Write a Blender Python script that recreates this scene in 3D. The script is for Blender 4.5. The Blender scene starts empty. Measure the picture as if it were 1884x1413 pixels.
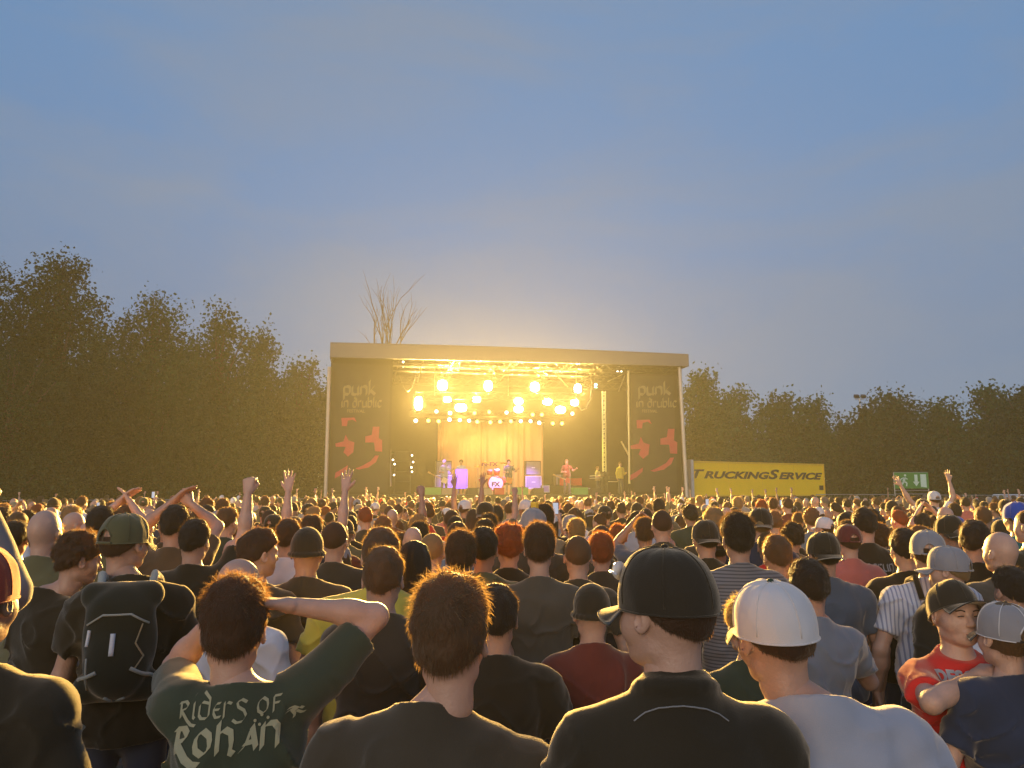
import bpy, math, random
import numpy as np
from mathutils import Vector, Matrix, Euler
from mathutils.bvhtree import BVHTree
random.seed(7); RNG = np.random.default_rng(11)
SC = bpy.context.scene
# ------------------------------------------------------------------ camera
PW, PH, FPX, CAM_H, PITCH = 1884.0, 1413.0, 1416.0, 2.0, math.radians(8.04)
cam_d = bpy.data.cameras.new('camera'); cam = bpy.data.objects.new('camera', cam_d)
SC.collection.objects.link(cam); SC.camera = cam
cam_d.sensor_width = 36; cam_d.lens = 36*FPX/PW; cam_d.clip_end = 2000; cam_d.clip_start = .05
cam.location = (0, 0, CAM_H); cam.rotation_euler = (math.pi/2+PITCH, 0, 0)
# ------------------------------------------------------------------ sky
W = bpy.data.worlds.new('World'); SC.world = W; W.use_nodes = True
nt = W.node_tree; nt.nodes.clear()
out = nt.nodes.new('ShaderNodeOutputWorld'); bg = nt.nodes.new('ShaderNodeBackground')
sky = nt.nodes.new('ShaderNodeTexSky'); sky.sky_type = 'NISHITA'; sky.sun_disc = False
SUN_EL, SUN_AZ = math.radians(14.0), math.radians(200)
sky.sun_elevation = SUN_EL; sky.sun_rotation = SUN_AZ; sky.air_density = 1.0; sky.dust_density = .6; sky.ozone_density = 2.5
# thin dusk cloud veils over the clear sky, laid out by direction
tc = nt.nodes.new('ShaderNodeTexCoord'); mp = nt.nodes.new('ShaderNodeMapping'); mp.inputs['Scale'].default_value = (1, 1, 3.2)
nz = nt.nodes.new('ShaderNodeTexNoise'); nz.inputs['Scale'].default_value = 1.7; nz.inputs['Detail'].default_value = 5; nz.inputs['Roughness'].default_value = .55
nz.inputs['Distortion'].default_value = .5
rp = nt.nodes.new('ShaderNodeValToRGB'); rp.color_ramp.elements[0].position = .43; rp.color_ramp.elements[1].position = .64
mx = nt.nodes.new('ShaderNodeMix'); mx.data_type = 'RGBA'
nt.links.new(tc.outputs['Generated'], mp.inputs['Vector']); nt.links.new(mp.outputs['Vector'], nz.inputs['Vector'])
nt.links.new(nz.outputs['Fac'], rp.inputs['Fac'])
# dusk tint by elevation: blue overhead, violet grey low
sx = nt.nodes.new('ShaderNodeSeparateXYZ'); nt.links.new(tc.outputs['Generated'], sx.inputs[0])
er = nt.nodes.new('ShaderNodeValToRGB'); el = er.color_ramp.elements
el[0].position = 0.0; el[0].color = (.135, .18, .28, 1)
el[1].position = 1.0; el[1].color = (.11, .23, .50, 1)
e = el.new(.16); e.color = (.13, .205, .35, 1)
e = el.new(.34); e.color = (.125, .255, .47, 1)
e = el.new(.62); e.color = (.12, .285, .54, 1)
nt.links.new(sx.outputs['Z'], er.inputs['Fac'])
m2 = nt.nodes.new('ShaderNodeMix'); m2.data_type = 'RGBA'; m2.inputs[0].default_value = .86
sc1 = nt.nodes.new('ShaderNodeVectorMath'); sc1.operation = 'SCALE'; sc1.inputs['Scale'].default_value = .10
nt.links.new(sky.outputs[0], sc1.inputs[0])
nt.links.new(sc1.outputs[0], m2.inputs[6]); nt.links.new(er.outputs[0], m2.inputs[7])
cm = nt.nodes.new('ShaderNodeMath'); cm.operation = 'MULTIPLY'; cm.inputs[1].default_value = .7
nt.links.new(rp.outputs[0], cm.inputs[0]); nt.links.new(cm.outputs[0], mx.inputs[0])
nt.links.new(m2.outputs[2], mx.inputs[6]); mx.inputs[7].default_value = (.205, .272, .375, 1)
nt.links.new(mx.outputs[2], bg.inputs[0]); bg.inputs[1].default_value = 1.0
nt.links.new(bg.outputs[0], out.inputs[0])
# ------------------------------------------------------------------ last light of the sun, behind the crowd
sl = bpy.data.lights.new('sun', 'SUN'); sl.energy = 1.15; sl.angle = math.radians(30); sl.color = (1, .80, .60)
so = bpy.data.objects.new('sun', sl); SC.collection.objects.link(so)
so.rotation_euler = (math.pi/2-SUN_EL, 0, math.radians(-20))
# ------------------------------------------------------------------ exposure, sampling
SC.view_settings.view_transform = 'Standard'; SC.view_settings.look = 'None'
SC.view_settings.exposure = 0.0; SC.view_settings.gamma = 1.0
SC.render.engine = 'CYCLES'
cy = SC.cycles; cy.max_bounces = 5; cy.diffuse_bounces = 3; cy.glossy_bounces = 2; cy.transmission_bounces = 4
cy.volume_bounces = 0; cy.transparent_max_bounces = 12; cy.use_denoising = True
cy.sample_clamp_indirect = 4; cy.caustics_reflective = False; cy.caustics_refractive = False
try: cy.denoiser = 'OPENIMAGEDENOISE'
except Exception: pass
# ------------------------------------------------------------------ pixel <-> world
_cp, _sp = math.cos(PITCH), math.sin(PITCH)
def ray(px, py):
    u, v = (px-PW/2)/FPX, (PH/2-py)/FPX
    return Vector((u, _cp-v*_sp, v*_cp+_sp))
def P(px, py, Y):
    d = ray(px, py); return Vector((0, 0, CAM_H)) + d*(Y/d.y)
def proj(p):
    y, z = p[1], p[2]-CAM_H
    dep = y*_cp+z*_sp; up = -y*_sp+z*_cp
    return PW/2+FPX*p[0]/dep, PH/2-FPX*up/dep
# ------------------------------------------------------------------ objects
def tag(o, label=None, cat=None, group=None, kind=None):
    if label: o['label'] = label
    if cat: o['category'] = cat
    if group: o['group'] = group
    if kind: o['kind'] = kind
    return o
def thing(name, label, cat, loc=(0, 0, 0), rz=0, group=None):
    o = bpy.data.objects.new(name, None); SC.collection.objects.link(o)
    o.location = loc; o.rotation_euler = (0, 0, rz); o.empty_display_size = .1
    return tag(o, label, cat, group)
def npmesh(name, V, faces, mats=(), midx=None, smooth=True):
    """faces: list of int arrays (n,k)"""
    me = bpy.data.meshes.new(name); V = np.asarray(V, np.float32).reshape(-1, 3)
    faces = [np.asarray(f, np.int32) for f in faces if len(f)]
    me.vertices.add(len(V)); me.vertices.foreach_set('co', V.ravel())
    nl = sum(f.size for f in faces); nf = sum(len(f) for f in faces)
    me.loops.add(nl); me.loops.foreach_set('vertex_index', np.concatenate([f.ravel() for f in faces]))
    st, c = [], 0
    for f in faces:
        st.append(c+np.arange(len(f))*f.shape[1]); c += f.size
    me.polygons.add(nf); me.polygons.foreach_set('loop_start', np.concatenate(st).astype(np.int32))
    me.update(calc_edges=True)
    me.polygons.foreach_set('use_smooth', np.full(nf, smooth))
    for m in mats: me.materials.append(m)
    if midx is not None: me.polygons.foreach_set('material_index', np.asarray(midx, np.int32))
    me.validate(); me.update()
    return me
def obj(name, me, parent=None, mat=None, M=None):
    o = bpy.data.objects.new(name, me); SC.collection.objects.link(o)
    if parent: o.parent = parent
    if M is not None: o.matrix_local = M
    if mat is not None:
        if len(me.materials) == 0: me.materials.append(mat)
        if me.materials[0] != mat:
            o.material_slots[0].link = 'OBJECT'; o.material_slots[0].material = mat
    return o
class MB:
    """collects boxes, tubes, plates; builds ONE mesh"""
    def __init__(s): s.v = []; s.f = []; s.m = []; s.n = 0; s.mi = 0
    def add(s, V, F):
        s.v += [tuple(p) for p in V]
        for f in F: s.f.append([i+s.n for i in f]); s.m.append(s.mi)
        s.n = len(s.v); return s
    def box(s, c, d, R=None):
        x, y, z = [a/2 for a in d]; V = []
        for i in (-x, x):
            for j in (-y, y):
                for k in (-z, z):
                    p = Vector((i, j, k)); p = (R @ p if R is not None else p)+Vector(c); V.append(p)
        return s.add(V, [(0, 1, 3, 2), (4, 6, 7, 5), (0, 4, 5, 1), (2, 3, 7, 6), (0, 2, 6, 4), (1, 5, 7, 3)])
    def tube(s, pts, r, n=8, cap=True, closed=False):
        pts = [Vector(p) for p in pts]; L = len(pts); rr = r if hasattr(r, '__len__') else [r]*L
        V, F = [], []; prev = None
        for i, p in enumerate(pts):
            a = pts[i-1] if (i or closed) else p; b = pts[(i+1) % L] if (i < L-1 or closed) else p
            t = (b-a).normalized() if (b-a).length > 1e-9 else Vector((0, 0, 1))
            if prev is None: prev = t.orthogonal().normalized()
            u = (prev-t*prev.dot(t)); u = u.normalized() if u.length > 1e-6 else t.orthogonal().normalized()
            prev = u; w = t.cross(u)
            for k in range(n):
                an = 2*math.pi*k/n; V.append(p+(u*math.cos(an)+w*math.sin(an))*rr[i])
        for i in range(L if closed else L-1):
            j = (i+1) % L
            for k in range(n): F.append((i*n+k, i*n+(k+1) % n, j*n+(k+1) % n, j*n+k))
        if cap and not closed: F.append(tuple(range(n))[::-1]); F.append(tuple(range((L-1)*n, L*n)))
        return s.add(V, F)
    def lathe(s, prof, c=(0, 0, 0), n=24, R=None):
        V, F = [], []
        for (r, z) in prof:
            for k in range(n):
                a = 2*math.pi*k/n; p = Vector((r*math.cos(a), r*math.sin(a), z)); V.append((R @ p if R is not None else p)+Vector(c))
        for i in range(len(prof)-1):
            for k in range(n): F.append((i*n+k, i*n+(k+1) % n, (i+1)*n+(k+1) % n, (i+1)*n+k))
        F.append(tuple(range(n))[::-1]); F.append(tuple(range((len(prof)-1)*n, len(prof)*n)))
        return s.add(V, F)
    def prism(s, pts, y0, y1):
        """outline in x,z extruded from y0 to y1"""
        n = len(pts); V = [(p[0], y0, p[1]) for p in pts]+[(p[0], y1, p[1]) for p in pts]
        F = [tuple(range(n)), tuple(range(n, 2*n))[::-1]]+[(i, i+n, (i+1) % n+n, (i+1) % n) for i in range(n)]
        return s.add(V, F)
    def build(s, name, mat, parent=None, smooth=False, M=None):
        me = bpy.data.meshes.new(name); me.from_pydata(s.v, [], s.f)
        mats = mat if isinstance(mat, (list, tuple)) else [mat]
        for m in mats: me.materials.append(m)
        me.polygons.foreach_set('material_index', s.m)
        if smooth: me.polygons.foreach_set('use_smooth', [True]*len(s.f))
        me.update(); o = bpy.data.objects.new(name, me); SC.collection.objects.link(o)
        if parent: o.parent = parent
        if M is not None: o.matrix_local = M
        return o
# ------------------------------------------------------------------ materials
def _nodes(name):
    m = bpy.data.materials.new(name); m.use_nodes = True; t = m.node_tree; b = t.nodes['Principled BSDF']
    return m, t, b
def pmat(name, col, rough=.7, metal=0, var=.15, vs=6, bump=0, bs=40, sheen=0, trans=0, tcol=None, sss=0, spec=.4):
    m, t, b = _nodes(name); N = t.nodes.new; L = t.links.new
    b.inputs['Roughness'].default_value = rough; b.inputs['Metallic'].default_value = metal
    b.inputs['Specular IOR Level'].default_value = spec
    if sheen: b.inputs['Sheen Tint'].default_value = (1, .84, .62, 1); b.inputs['Sheen Weight'].default_value = sheen; b.inputs['Sheen Roughness'].default_value = .4
    if sss: b.inputs['Subsurface Weight'].default_value = sss; b.inputs['Subsurface Radius'].default_value = (.02, .008, .004)
    tc = N('ShaderNodeTexCoord'); nz = N('ShaderNodeTexNoise'); nz.inputs['Scale'].default_value = vs; nz.inputs['Detail'].default_value = 4
    L(tc.outputs['Object'], nz.inputs['Vector'])
    rp = N('ShaderNodeMapRange'); rp.inputs[3].default_value = 1-var; rp.inputs[4].default_value = 1+var
    L(nz.outputs['Fac'], rp.inputs[0])
    mu = N('ShaderNodeVectorMath'); mu.operation = 'SCALE'; mu.inputs[0].default_value = col; L(rp.outputs[0], mu.inputs['Scale'])
    L(mu.outputs[0], b.inputs['Base Color'])
    if bump:
        n2 = N('ShaderNodeTexNoise'); n2.inputs['Scale'].default_value = bs; n2.inputs['Detail'].default_value = 5
        L(tc.outputs['Object'], n2.inputs['Vector']); bp = N('ShaderNodeBump'); bp.inputs['Strength'].default_value = bump
        bp.inputs['Distance'].default_value = .01; L(n2.outputs['Fac'], bp.inputs['Height']); L(bp.outputs[0], b.inputs['Normal'])
    if trans:
        tr = N('ShaderNodeBsdfTranslucent'); tr.inputs[0].default_value = (*(tcol or col), 1)
        ms = N('ShaderNodeMixShader'); ms.inputs[0].default_value = trans
        L(b.outputs[0], ms.inputs[1]); L(tr.outputs[0], ms.inputs[2]); L(ms.outputs[0], t.nodes['Material Output'].inputs[0])
    return m
def emat(name, col, strength):
    m = bpy.data.materials.new(name); m.use_nodes = True; t = m.node_tree; t.nodes.clear()
    o = t.nodes.new('ShaderNodeOutputMaterial'); e = t.nodes.new('ShaderNodeEmission')
    e.inputs[0].default_value = (*col, 1); e.inputs[1].default_value = strength; t.links.new(e.outputs[0], o.inputs[0])
    m.cycles.emission_sampling = 'NONE'
    return m
def cloth(name, col, stripes=None, check=None):
    m = pmat('cloth_'+name, col, .92, 0, .22, 5, .22, 420, sheen=.75, spec=.15)
    t = m.node_tree; b = t.nodes['Principled BSDF']; N = t.nodes.new; L = t.links.new
    if stripes:
        src = b.inputs['Base Color'].links[0].from_socket; tc = N('ShaderNodeTexCoord'); sx = N('ShaderNodeSeparateXYZ'); L(tc.outputs['Object'], sx.inputs[0])
        mm = N('ShaderNodeMath'); mm.operation = 'MULTIPLY'; mm.inputs[1].default_value = stripes[1]; L(sx.outputs[stripes[2]], mm.inputs[0])
        fr = N('ShaderNodeMath'); fr.operation = 'FRACT'; L(mm.outputs[0], fr.inputs[0])
        gt = N('ShaderNodeMath'); gt.operation = 'GREATER_THAN'; gt.inputs[1].default_value = .62; L(fr.outputs[0], gt.inputs[0])
        mx = N('ShaderNodeMix'); mx.data_type = 'RGBA'; L(gt.outputs[0], mx.inputs[0]); L(src, mx.inputs[6]); mx.inputs[7].default_value = (*stripes[0], 1)
        L(mx.outputs[2], b.inputs['Base Color'])
    if check:   # camouflage patches
        src = b.inputs['Base Color'].links[0].from_socket; tc = N('ShaderNodeTexCoord'); nz = N('ShaderNodeTexNoise'); nz.inputs['Scale'].default_value = 14
        L(tc.outputs['Object'], nz.inputs['Vector']); gt = N('ShaderNodeMath'); gt.operation = 'GREATER_THAN'; gt.inputs[1].default_value = .52; L(nz.outputs['Fac'], gt.inputs[0])
        mx = N('ShaderNodeMix'); mx.data_type = 'RGBA'; L(gt.outputs[0], mx.inputs[0]); L(src, mx.inputs[6]); mx.inputs[7].default_value = (*check, 1)
        L(mx.outputs[2], b.inputs['Base Color'])
    return m
SHIRT = {'black': cloth('black', (.032, .026, .017)), 'faded black': cloth('faded_black', (.062, .050, .034)), 'charcoal': cloth('charcoal', (.098, .082, .060)),
 'navy': cloth('navy', (.03, .04, .07)), 'dark green': cloth('dark_green', (.045, .06, .04)), 'olive': cloth('olive', (.13, .12, .06)),
 'brown': cloth('brown', (.09, .06, .035)), 'maroon': cloth('maroon', (.16, .04, .03)), 'grey': cloth('grey', (.25, .25, .26)),
 'slate': cloth('slate', (.09, .11, .14)), 'white': cloth('white', (.68, .68, .70)), 'yellow': cloth('yellow', (.62, .50, .08)),
 'red': cloth('red', (.62, .035, .03)), 'salmon': cloth('salmon', (.50, .15, .12)), 'light grey': cloth('light_grey', (.36, .37, .42)),
 'teal': cloth('teal', (.03, .20, .19)), 'tan': cloth('tan', (.32, .25, .15)), 'orange': cloth('orange', (.55, .16, .05)),
 'grey striped': cloth('grey_striped', (.20, .19, .19), ((.09, .085, .09), 55, 2)), 'white striped': cloth('white_striped', (.62, .62, .66), ((.30, .32, .42), 48, 0)),
 'camouflage': cloth('camouflage', (.13, .14, .07), None, (.06, .07, .035)), 'blue grey': cloth('blue_grey', (.17, .20, .24)), 'blue': cloth('blue', (.05, .12, .42)),
 'denim': cloth('denim', (.17, .18, .18))}
PANTS = [cloth('jeans', (.05, .06, .09)), cloth('dark_trousers', (.03, .03, .03)), cloth('khaki', (.14, .12, .08)), cloth('grey_trousers', (.08, .08, .08))]
SHOE = pmat('shoe_rubber', (.03, .03, .03), .6)
SKIN = [pmat('skin_light', (.52, .31, .22), .50, 0, .16, 22, .22, 120, sss=.08, spec=.6), pmat('skin_mid', (.44, .25, .17), .50, 0, .16, 22, .22, 120, sss=.08, spec=.6),
        pmat('skin_tan', (.34, .185, .12), .50, 0, .16, 22, .22, 120, sss=.08, spec=.6)]
def hairmat(n, c, tc): return pmat('hair_'+n, c, .55, 0, .3, 60, .6, 150, trans=.5, tcol=tc, sheen=.4)
HAIR = {'dark': hairmat('dark', (.035, .026, .018), (.20, .11, .04)), 'brown': hairmat('brown', (.075, .045, .024), (.42, .22, .08)),
 'light brown': hairmat('light_brown', (.14, .09, .045), (.55, .33, .13)), 'blond': hairmat('blond', (.34, .24, .11), (.75, .52, .22)),
 'ginger': hairmat('ginger', (.24, .08, .025), (.75, .28, .08)), 'grey': hairmat('grey', (.20, .19, .18), (.5, .42, .3))}
CAPM = {'black': cloth('cap_black', (.038, .030, .020)), 'grey': cloth('cap_grey', (.27, .26, .27)), 'white': cloth('cap_white', (.62, .60, .60)),
 'red': cloth('cap_red', (.36, .05, .03)), 'olive': cloth('cap_olive', (.10, .10, .05)), 'blue': cloth('cap_blue', (.03, .08, .40)), 'maroon': cloth('cap_maroon', (.13, .03, .03)),
 'tan': cloth('cap_tan', (.30, .24, .15)), 'dark green': cloth('cap_dark_green', (.03, .06, .04))}
M_BLACK = pmat('black_plastic', (.02, .02, .02), .45); M_METAL = pmat('aluminium', (.55, .55, .55), .38, .9, .1); M_STEEL = pmat('galvanised_steel', (.42, .43, .43), .5, .7, .15)
M_PRINT = cloth('white_print', (.62, .62, .58)); M_WHITE = pmat('white_paint', (.75, .75, .75), .5)
# ------------------------------------------------------------------ implicit surfaces (bodies, clothes, hair)
_lat = np.random.default_rng(5).random((32, 32, 32)).astype(np.float32)*2-1
def vnoise(x, y, z):
    x, y, z = np.broadcast_arrays(x, y, z); i, j, k = np.floor(x).astype(int), np.floor(y).astype(int), np.floor(z).astype(int)
    fx, fy, fz = x-i, y-j, z-k; fx = fx*fx*(3-2*fx); fy = fy*fy*(3-2*fy); fz = fz*fz*(3-2*fz); r = 0
    for a, wa in ((0, 1-fx), (1, fx)):
        for b, wb in ((0, 1-fy), (1, fy)):
            for c, wc in ((0, 1-fz), (1, fz)): r = r+_lat[(i+a) & 31, (j+b) & 31, (k+c) & 31]*wa*wb*wc
    return r
def cone(a, b, ra, rb, k=.02, clip=False, sub=False): return ('c', np.array(a, float), np.array(b, float), ra, rb, k, clip, sub)
def ell(c, r, k=.03, R=None, sub=False): return ('e', np.array(c, float), np.array(r, float), R, None, k, False, sub)
def sdf_mesh(prims, res, planes=(), post=None, bounds=None):
    lo, hi = np.full(3, 9.), np.full(3, -9.); bb = []
    for p in prims:
        if p[0] == 'c': m = max(p[3], p[4]); l = np.minimum(p[1], p[2])-m; h = np.maximum(p[1], p[2])+m
        else: m = p[2].max() if p[3] is not None else p[2]; l = p[1]-m; h = p[1]+m
        bb.append((l, h))
        if not p[7]: lo = np.minimum(lo, l); hi = np.maximum(hi, h)
    if bounds is not None: lo = np.maximum(lo, bounds[0]); hi = np.minimum(hi, bounds[1])
    lo -= res*3+.01; hi += res*3+.01
    ax = [np.arange(lo[i], hi[i]+res, res, dtype=np.float32) for i in range(3)]
    F = np.full([len(a) for a in ax], .15, np.float32)
    for p, (l, h) in zip(prims, bb):
        k = p[5]; g = k+.02+res; sl = tuple(slice(max(0, int((l[i]-g-lo[i])/res)), max(0, int((h[i]+g-lo[i])/res)+2)) for i in range(3))
        X, Y, Z = np.meshgrid(ax[0][sl[0]], ax[1][sl[1]], ax[2][sl[2]], indexing='ij', sparse=True)
        if X.size == 0 or Y.size == 0 or Z.size == 0: continue
        if p[0] == 'c':
            a, b = p[1], p[2]; ab = b-a; L2 = max(ab @ ab, 1e-9)
            raw = ((X-a[0])*ab[0]+(Y-a[1])*ab[1]+(Z-a[2])*ab[2])/L2; t = np.clip(raw, 0, 1)
            d = np.sqrt((X-a[0]-t*ab[0])**2+(Y-a[1]-t*ab[1])**2+(Z-a[2]-t*ab[2])**2)-(p[3]+(p[4]-p[3])*t)
            if p[6]: d = np.maximum(d, (raw-1)*math.sqrt(L2))
        else:
            c, r, R = p[1], p[2], p[3]; x, y, z = X-c[0], Y-c[1], Z-c[2]
            if R is not None: x, y, z = (R[0][0]*x+R[1][0]*y+R[2][0]*z, R[0][1]*x+R[1][1]*y+R[2][1]*z, R[0][2]*x+R[1][2]*y+R[2][2]*z)
            k0 = np.sqrt((x/r[0])**2+(y/r[1])**2+(z/r[2])**2); k1 = np.sqrt((x/r[0]**2)**2+(y/r[1]**2)**2+(z/r[2]**2)**2)+1e-6
            d = k0*(k0-1)/k1
        G = F[sl]
        if p[7]:
            hh = np.clip(.5-.5*(G+d)/k, 0, 1); F[sl] = G*(1-hh)-d*hh+k*hh*(1-hh)
        else:
            hh = np.clip(.5+.5*(d-G)/k, 0, 1); F[sl] = d*(1-hh)+G*hh-k*hh*(1-hh)
    X, Y, Z = np.meshgrid(*ax, indexing='ij', sparse=True)
    if post is not None: F = F+post(X, Y, Z)
    for n, c in planes: F = np.maximum(F, (n(X, Y, Z) if callable(n) else X*n[0]+Y*n[1]+Z*n[2]-c).astype(np.float32))
    F = F.copy()
    for i in range(3):
        s0 = [slice(None)]*3; s0[i] = 0; F[tuple(s0)] = np.maximum(F[tuple(s0)], .01); s0[i] = -1; F[tuple(s0)] = np.maximum(F[tuple(s0)], .01)
    # naive surface nets
    S = F < 0; nx, ny, nz = F.shape
    acc = np.zeros((nx-1, ny-1, nz-1, 3), np.float32); cnt = np.zeros((nx-1, ny-1, nz-1), np.float32)
    def edge(axis, o1, o2):
        oth = [i for i in range(3) if i != axis]; s = [slice(0, -1)]*3; e = [slice(0, -1)]*3
        for a_, o in zip(oth, (o1, o2)): s[a_] = slice(o, F.shape[a_]-1+o); e[a_] = s[a_]
        s[axis] = slice(0, -1); e[axis] = slice(1, None)
        f0, f1 = F[tuple(s)], F[tuple(e)]; m = (f0 < 0) != (f1 < 0)
        t = np.where(m, f0/np.where(m, f0-f1, 1), 0); cnt[m] += 1
        acc[..., axis] += np.where(m, t, 0); acc[..., oth[0]] += m*o1; acc[..., oth[1]] += m*o2
    for axis in range(3):
        for o1 in (0, 1):
            for o2 in (0, 1): edge(axis, o1, o2)
    act = cnt > 0; idx = np.full(act.shape, -1, np.int64); I = np.argwhere(act); idx[act] = np.arange(len(I))
    V = (I+acc[act]/cnt[act][:, None])*res+np.array([a[0] for a in ax])
    Q = []
    for axis in range(3):
        o = [i for i in range(3) if i != axis]
        s = [slice(1, -1)]*3; s[axis] = slice(0, -1); e = list(s); e[axis] = slice(1, None)
        a, b = S[tuple(s)], S[tuple(e)]; m = np.argwhere(a != b)
        if not len(m): continue
        inside = a[tuple(m.T)]; base = m.copy(); base[:, o[0]] += 1; base[:, o[1]] += 1
        def cell(d0, d1):
            c = base.copy(); c[:, o[0]] -= d0; c[:, o[1]] -= d1; return idx[tuple(c.T)]
        q = np.stack([cell(1, 1), cell(0, 1), cell(0, 0), cell(1, 0)], 1)
        flip = ~inside if axis != 1 else inside
        q[flip] = q[flip][:, ::-1]; Q.append(q)
    Q = np.concatenate(Q); Q = Q[(Q >= 0).all(1)]
    return V, Q
def vnormals(V, Q):
    N = np.zeros_like(V); a, b, c, d = (V[Q[:, i]] for i in range(4)); n = np.cross(c-a, d-b)
    for i in range(4): np.add.at(N, Q[:, i], n)
    return N/(np.linalg.norm(N, axis=1, keepdims=True)+1e-9)
def merge(parts):
    """parts: list of (V, [faces])"""
    Vs, Fs, n = [], {}, 0
    for V, fl in parts:
        for f in fl:
            if len(f): Fs.setdefault(f.shape[1], []).append(np.asarray(f)+n)
        Vs.append(V); n += len(V)
    return np.concatenate(Vs), [np.concatenate(f) for f in Fs.values()]
def xf(V, M):
    A = np.array(M); return V @ A[:3, :3].T+A[:3, 3]
def strands(V, Q, n, length, width, flow=(0, -.3, -1), fuzz=.6, seed=1, lift=.5):
    r = np.random.default_rng(seed); N = vnormals(V, Q); i = r.integers(0, len(V), n); p, nn = V[i], N[i]
    zn = np.clip((p[:, 2:3]-.10)/.08, .12, 1) if V[:, 2].max() < .4 else 1.0; fl = np.array(flow, float); d1 = nn*lift*zn+fl*.5+r.normal(0, fuzz, (n, 3))*.5*zn; d1 /= np.linalg.norm(d1, axis=1, keepdims=True)
    d2 = d1+fl*.6+r.normal(0, fuzz, (n, 3))*.6*zn; d2 /= np.linalg.norm(d2, axis=1, keepdims=True)
    L = length*(.5+r.random((n, 1)))*(.45+.55*zn); s = np.cross(d1, r.normal(0, 1, (n, 3))); s /= np.linalg.norm(s, axis=1, keepdims=True)+1e-9; s *= width/2
    p = p-nn*.003; m = p+d1*L*.5; e = m+d2*L*.5
    VV = np.stack([p-s, p+s, m+s*.8, m-s*.8, e], 1).reshape(-1, 3); b = (np.arange(n)*5)[:, None]
    return VV, [b+np.array([[0, 1, 2, 3]]), b+np.array([[3, 2, 4]])]
# ------------------------------------------------------------------ hand
def hand_prims(w, d, nrm, pose='relaxed', side=1, sc=1.0):
    """w wrist, d towards the fingers, nrm = direction the palm faces, side=+1 thumb on d x nrm side"""
    w, d, nrm = np.array(w, float), np.array(d, float), np.array(nrm, float)
    d /= np.linalg.norm(d); nrm = nrm-d*(nrm @ d); nrm /= np.linalg.norm(nrm); s = np.cross(d, nrm)*side
    def L(a, b, c): return w+(d*a+s*b+nrm*c)*sc
    pr = [cone(L(-.03, 0, 0), L(.01, 0, 0), .024*sc, .022*sc, .01), ell(L(.05, .004, 0), (.034*sc,)*3, .012)]
    pr = [pr[0]]
    for b, a1 in ((.028, .088), (.010, .092), (-.010, .088), (-.028, .080)):
        pr.append(cone(L(.01, b*.55, 0), L(a1-.008, b, 0), .0145*sc, .0115*sc, .014))
    curl = {'relaxed': (.35, .75, 1.0), 'open': (.05, .12, .18), 'fist': (1.45, 2.9, 3.7), 'grip': (.8, 1.7, 2.3), 'flat': (.12, .25, .3)}[pose]
    for i, (b, a1, ln) in enumerate(((.029, .088, .078), (.010, .093, .086), (-.010, .088, .080), (-.028, .080, .064))):
        p = L(a1-.006, b, 0); spread = {'open': .22, 'flat': .06}.get(pose, .05); sb = spread*b/.029
        for j, (ang, fr) in enumerate(zip(curl, (.45, .30, .25))):
            ang = ang*(1+.08*(i-1)); dd = d*math.cos(ang)+nrm*math.sin(ang)+s*sb; q = p+dd*ln*fr*sc
            pr.append(cone(p, q, (.0098-.0012*j)*sc, (.0088-.0012*j)*sc, .004)); p = q
    if pose in ('fist', 'grip'): tp = [L(.02, .022, .008), L(.055, .043, .026), L(.085, .022, .044)]
    else: tp = [L(.02, .022, .004), L(.05, .052, .012), L(.078, .066, .020)]
    pr += [cone(tp[0], tp[1], .0155*sc, .012*sc, .010), cone(tp[1], tp[2], .0115*sc, .009*sc, .005)]
    return pr
# ------------------------------------------------------------------ head
def head_prims(face=True, fem=False):
    pr = [ell((0, 0, .105), (.078, .097, .100), .02), ell((0, .042, .04), (.057, .055, .070), .035), ell((0, .074, -.008), (.026, .022, .022), .025),
          cone((0, -.012, -.055), (0, -.010, .04), .046 if fem else .053, .047 if fem else .054, .03)]
    for s in (-1, 1):
        pr += [ell((s*.040, .048, .052), (.030, .034, .034), .02), cone((s*.045, .0, .012), (s*.03, .055, -.004), .018, .016, .02),
               ell((s*.0815, -.002, .072), (.0085, .018, .030), .006, Matrix.Rotation(s*-.35, 3, 'Z') @ Matrix.Rotation(.18, 3, 'X')),
               ell((s*.0875, .004, .074), (.005, .010, .019), .004, Matrix.Rotation(s*-.35, 3, 'Z'), True)]
        if face: pr += [ell((s*.031, .097, .083), (.017, .013, .011), .010, None, True), ell((s*.031, .0835, .082), (.0125, .0115, .0105), .003)]
    if face:
        pr += [cone((-.036, .084, .101), (.036, .084, .101), .012, .012, .012), cone((0, .090, .092), (0, .113, .056), .008, .0125, .010),
               ell((0, .105, .050), (.018, .013, .009), .006), cone((-.018, .092, .022), (.018, .092, .022), .008, .008, .006),
               cone((-.016, .090, .009), (.016, .090, .009), .009, .009, .005), cone((-.022, .101, .0155), (.022, .101, .0155), .0016, .0016, .003, False, True)]
    return pr
NECK = np.array((0, -.01, 1.57))
def headM(yaw=0, pitch=0, roll=0, off=(0, 0, 0)):
    return Matrix.Translation(Vector(NECK)+Vector(off)) @ Euler((pitch, roll, yaw), 'XYZ').to_matrix().to_4x4()
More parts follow.
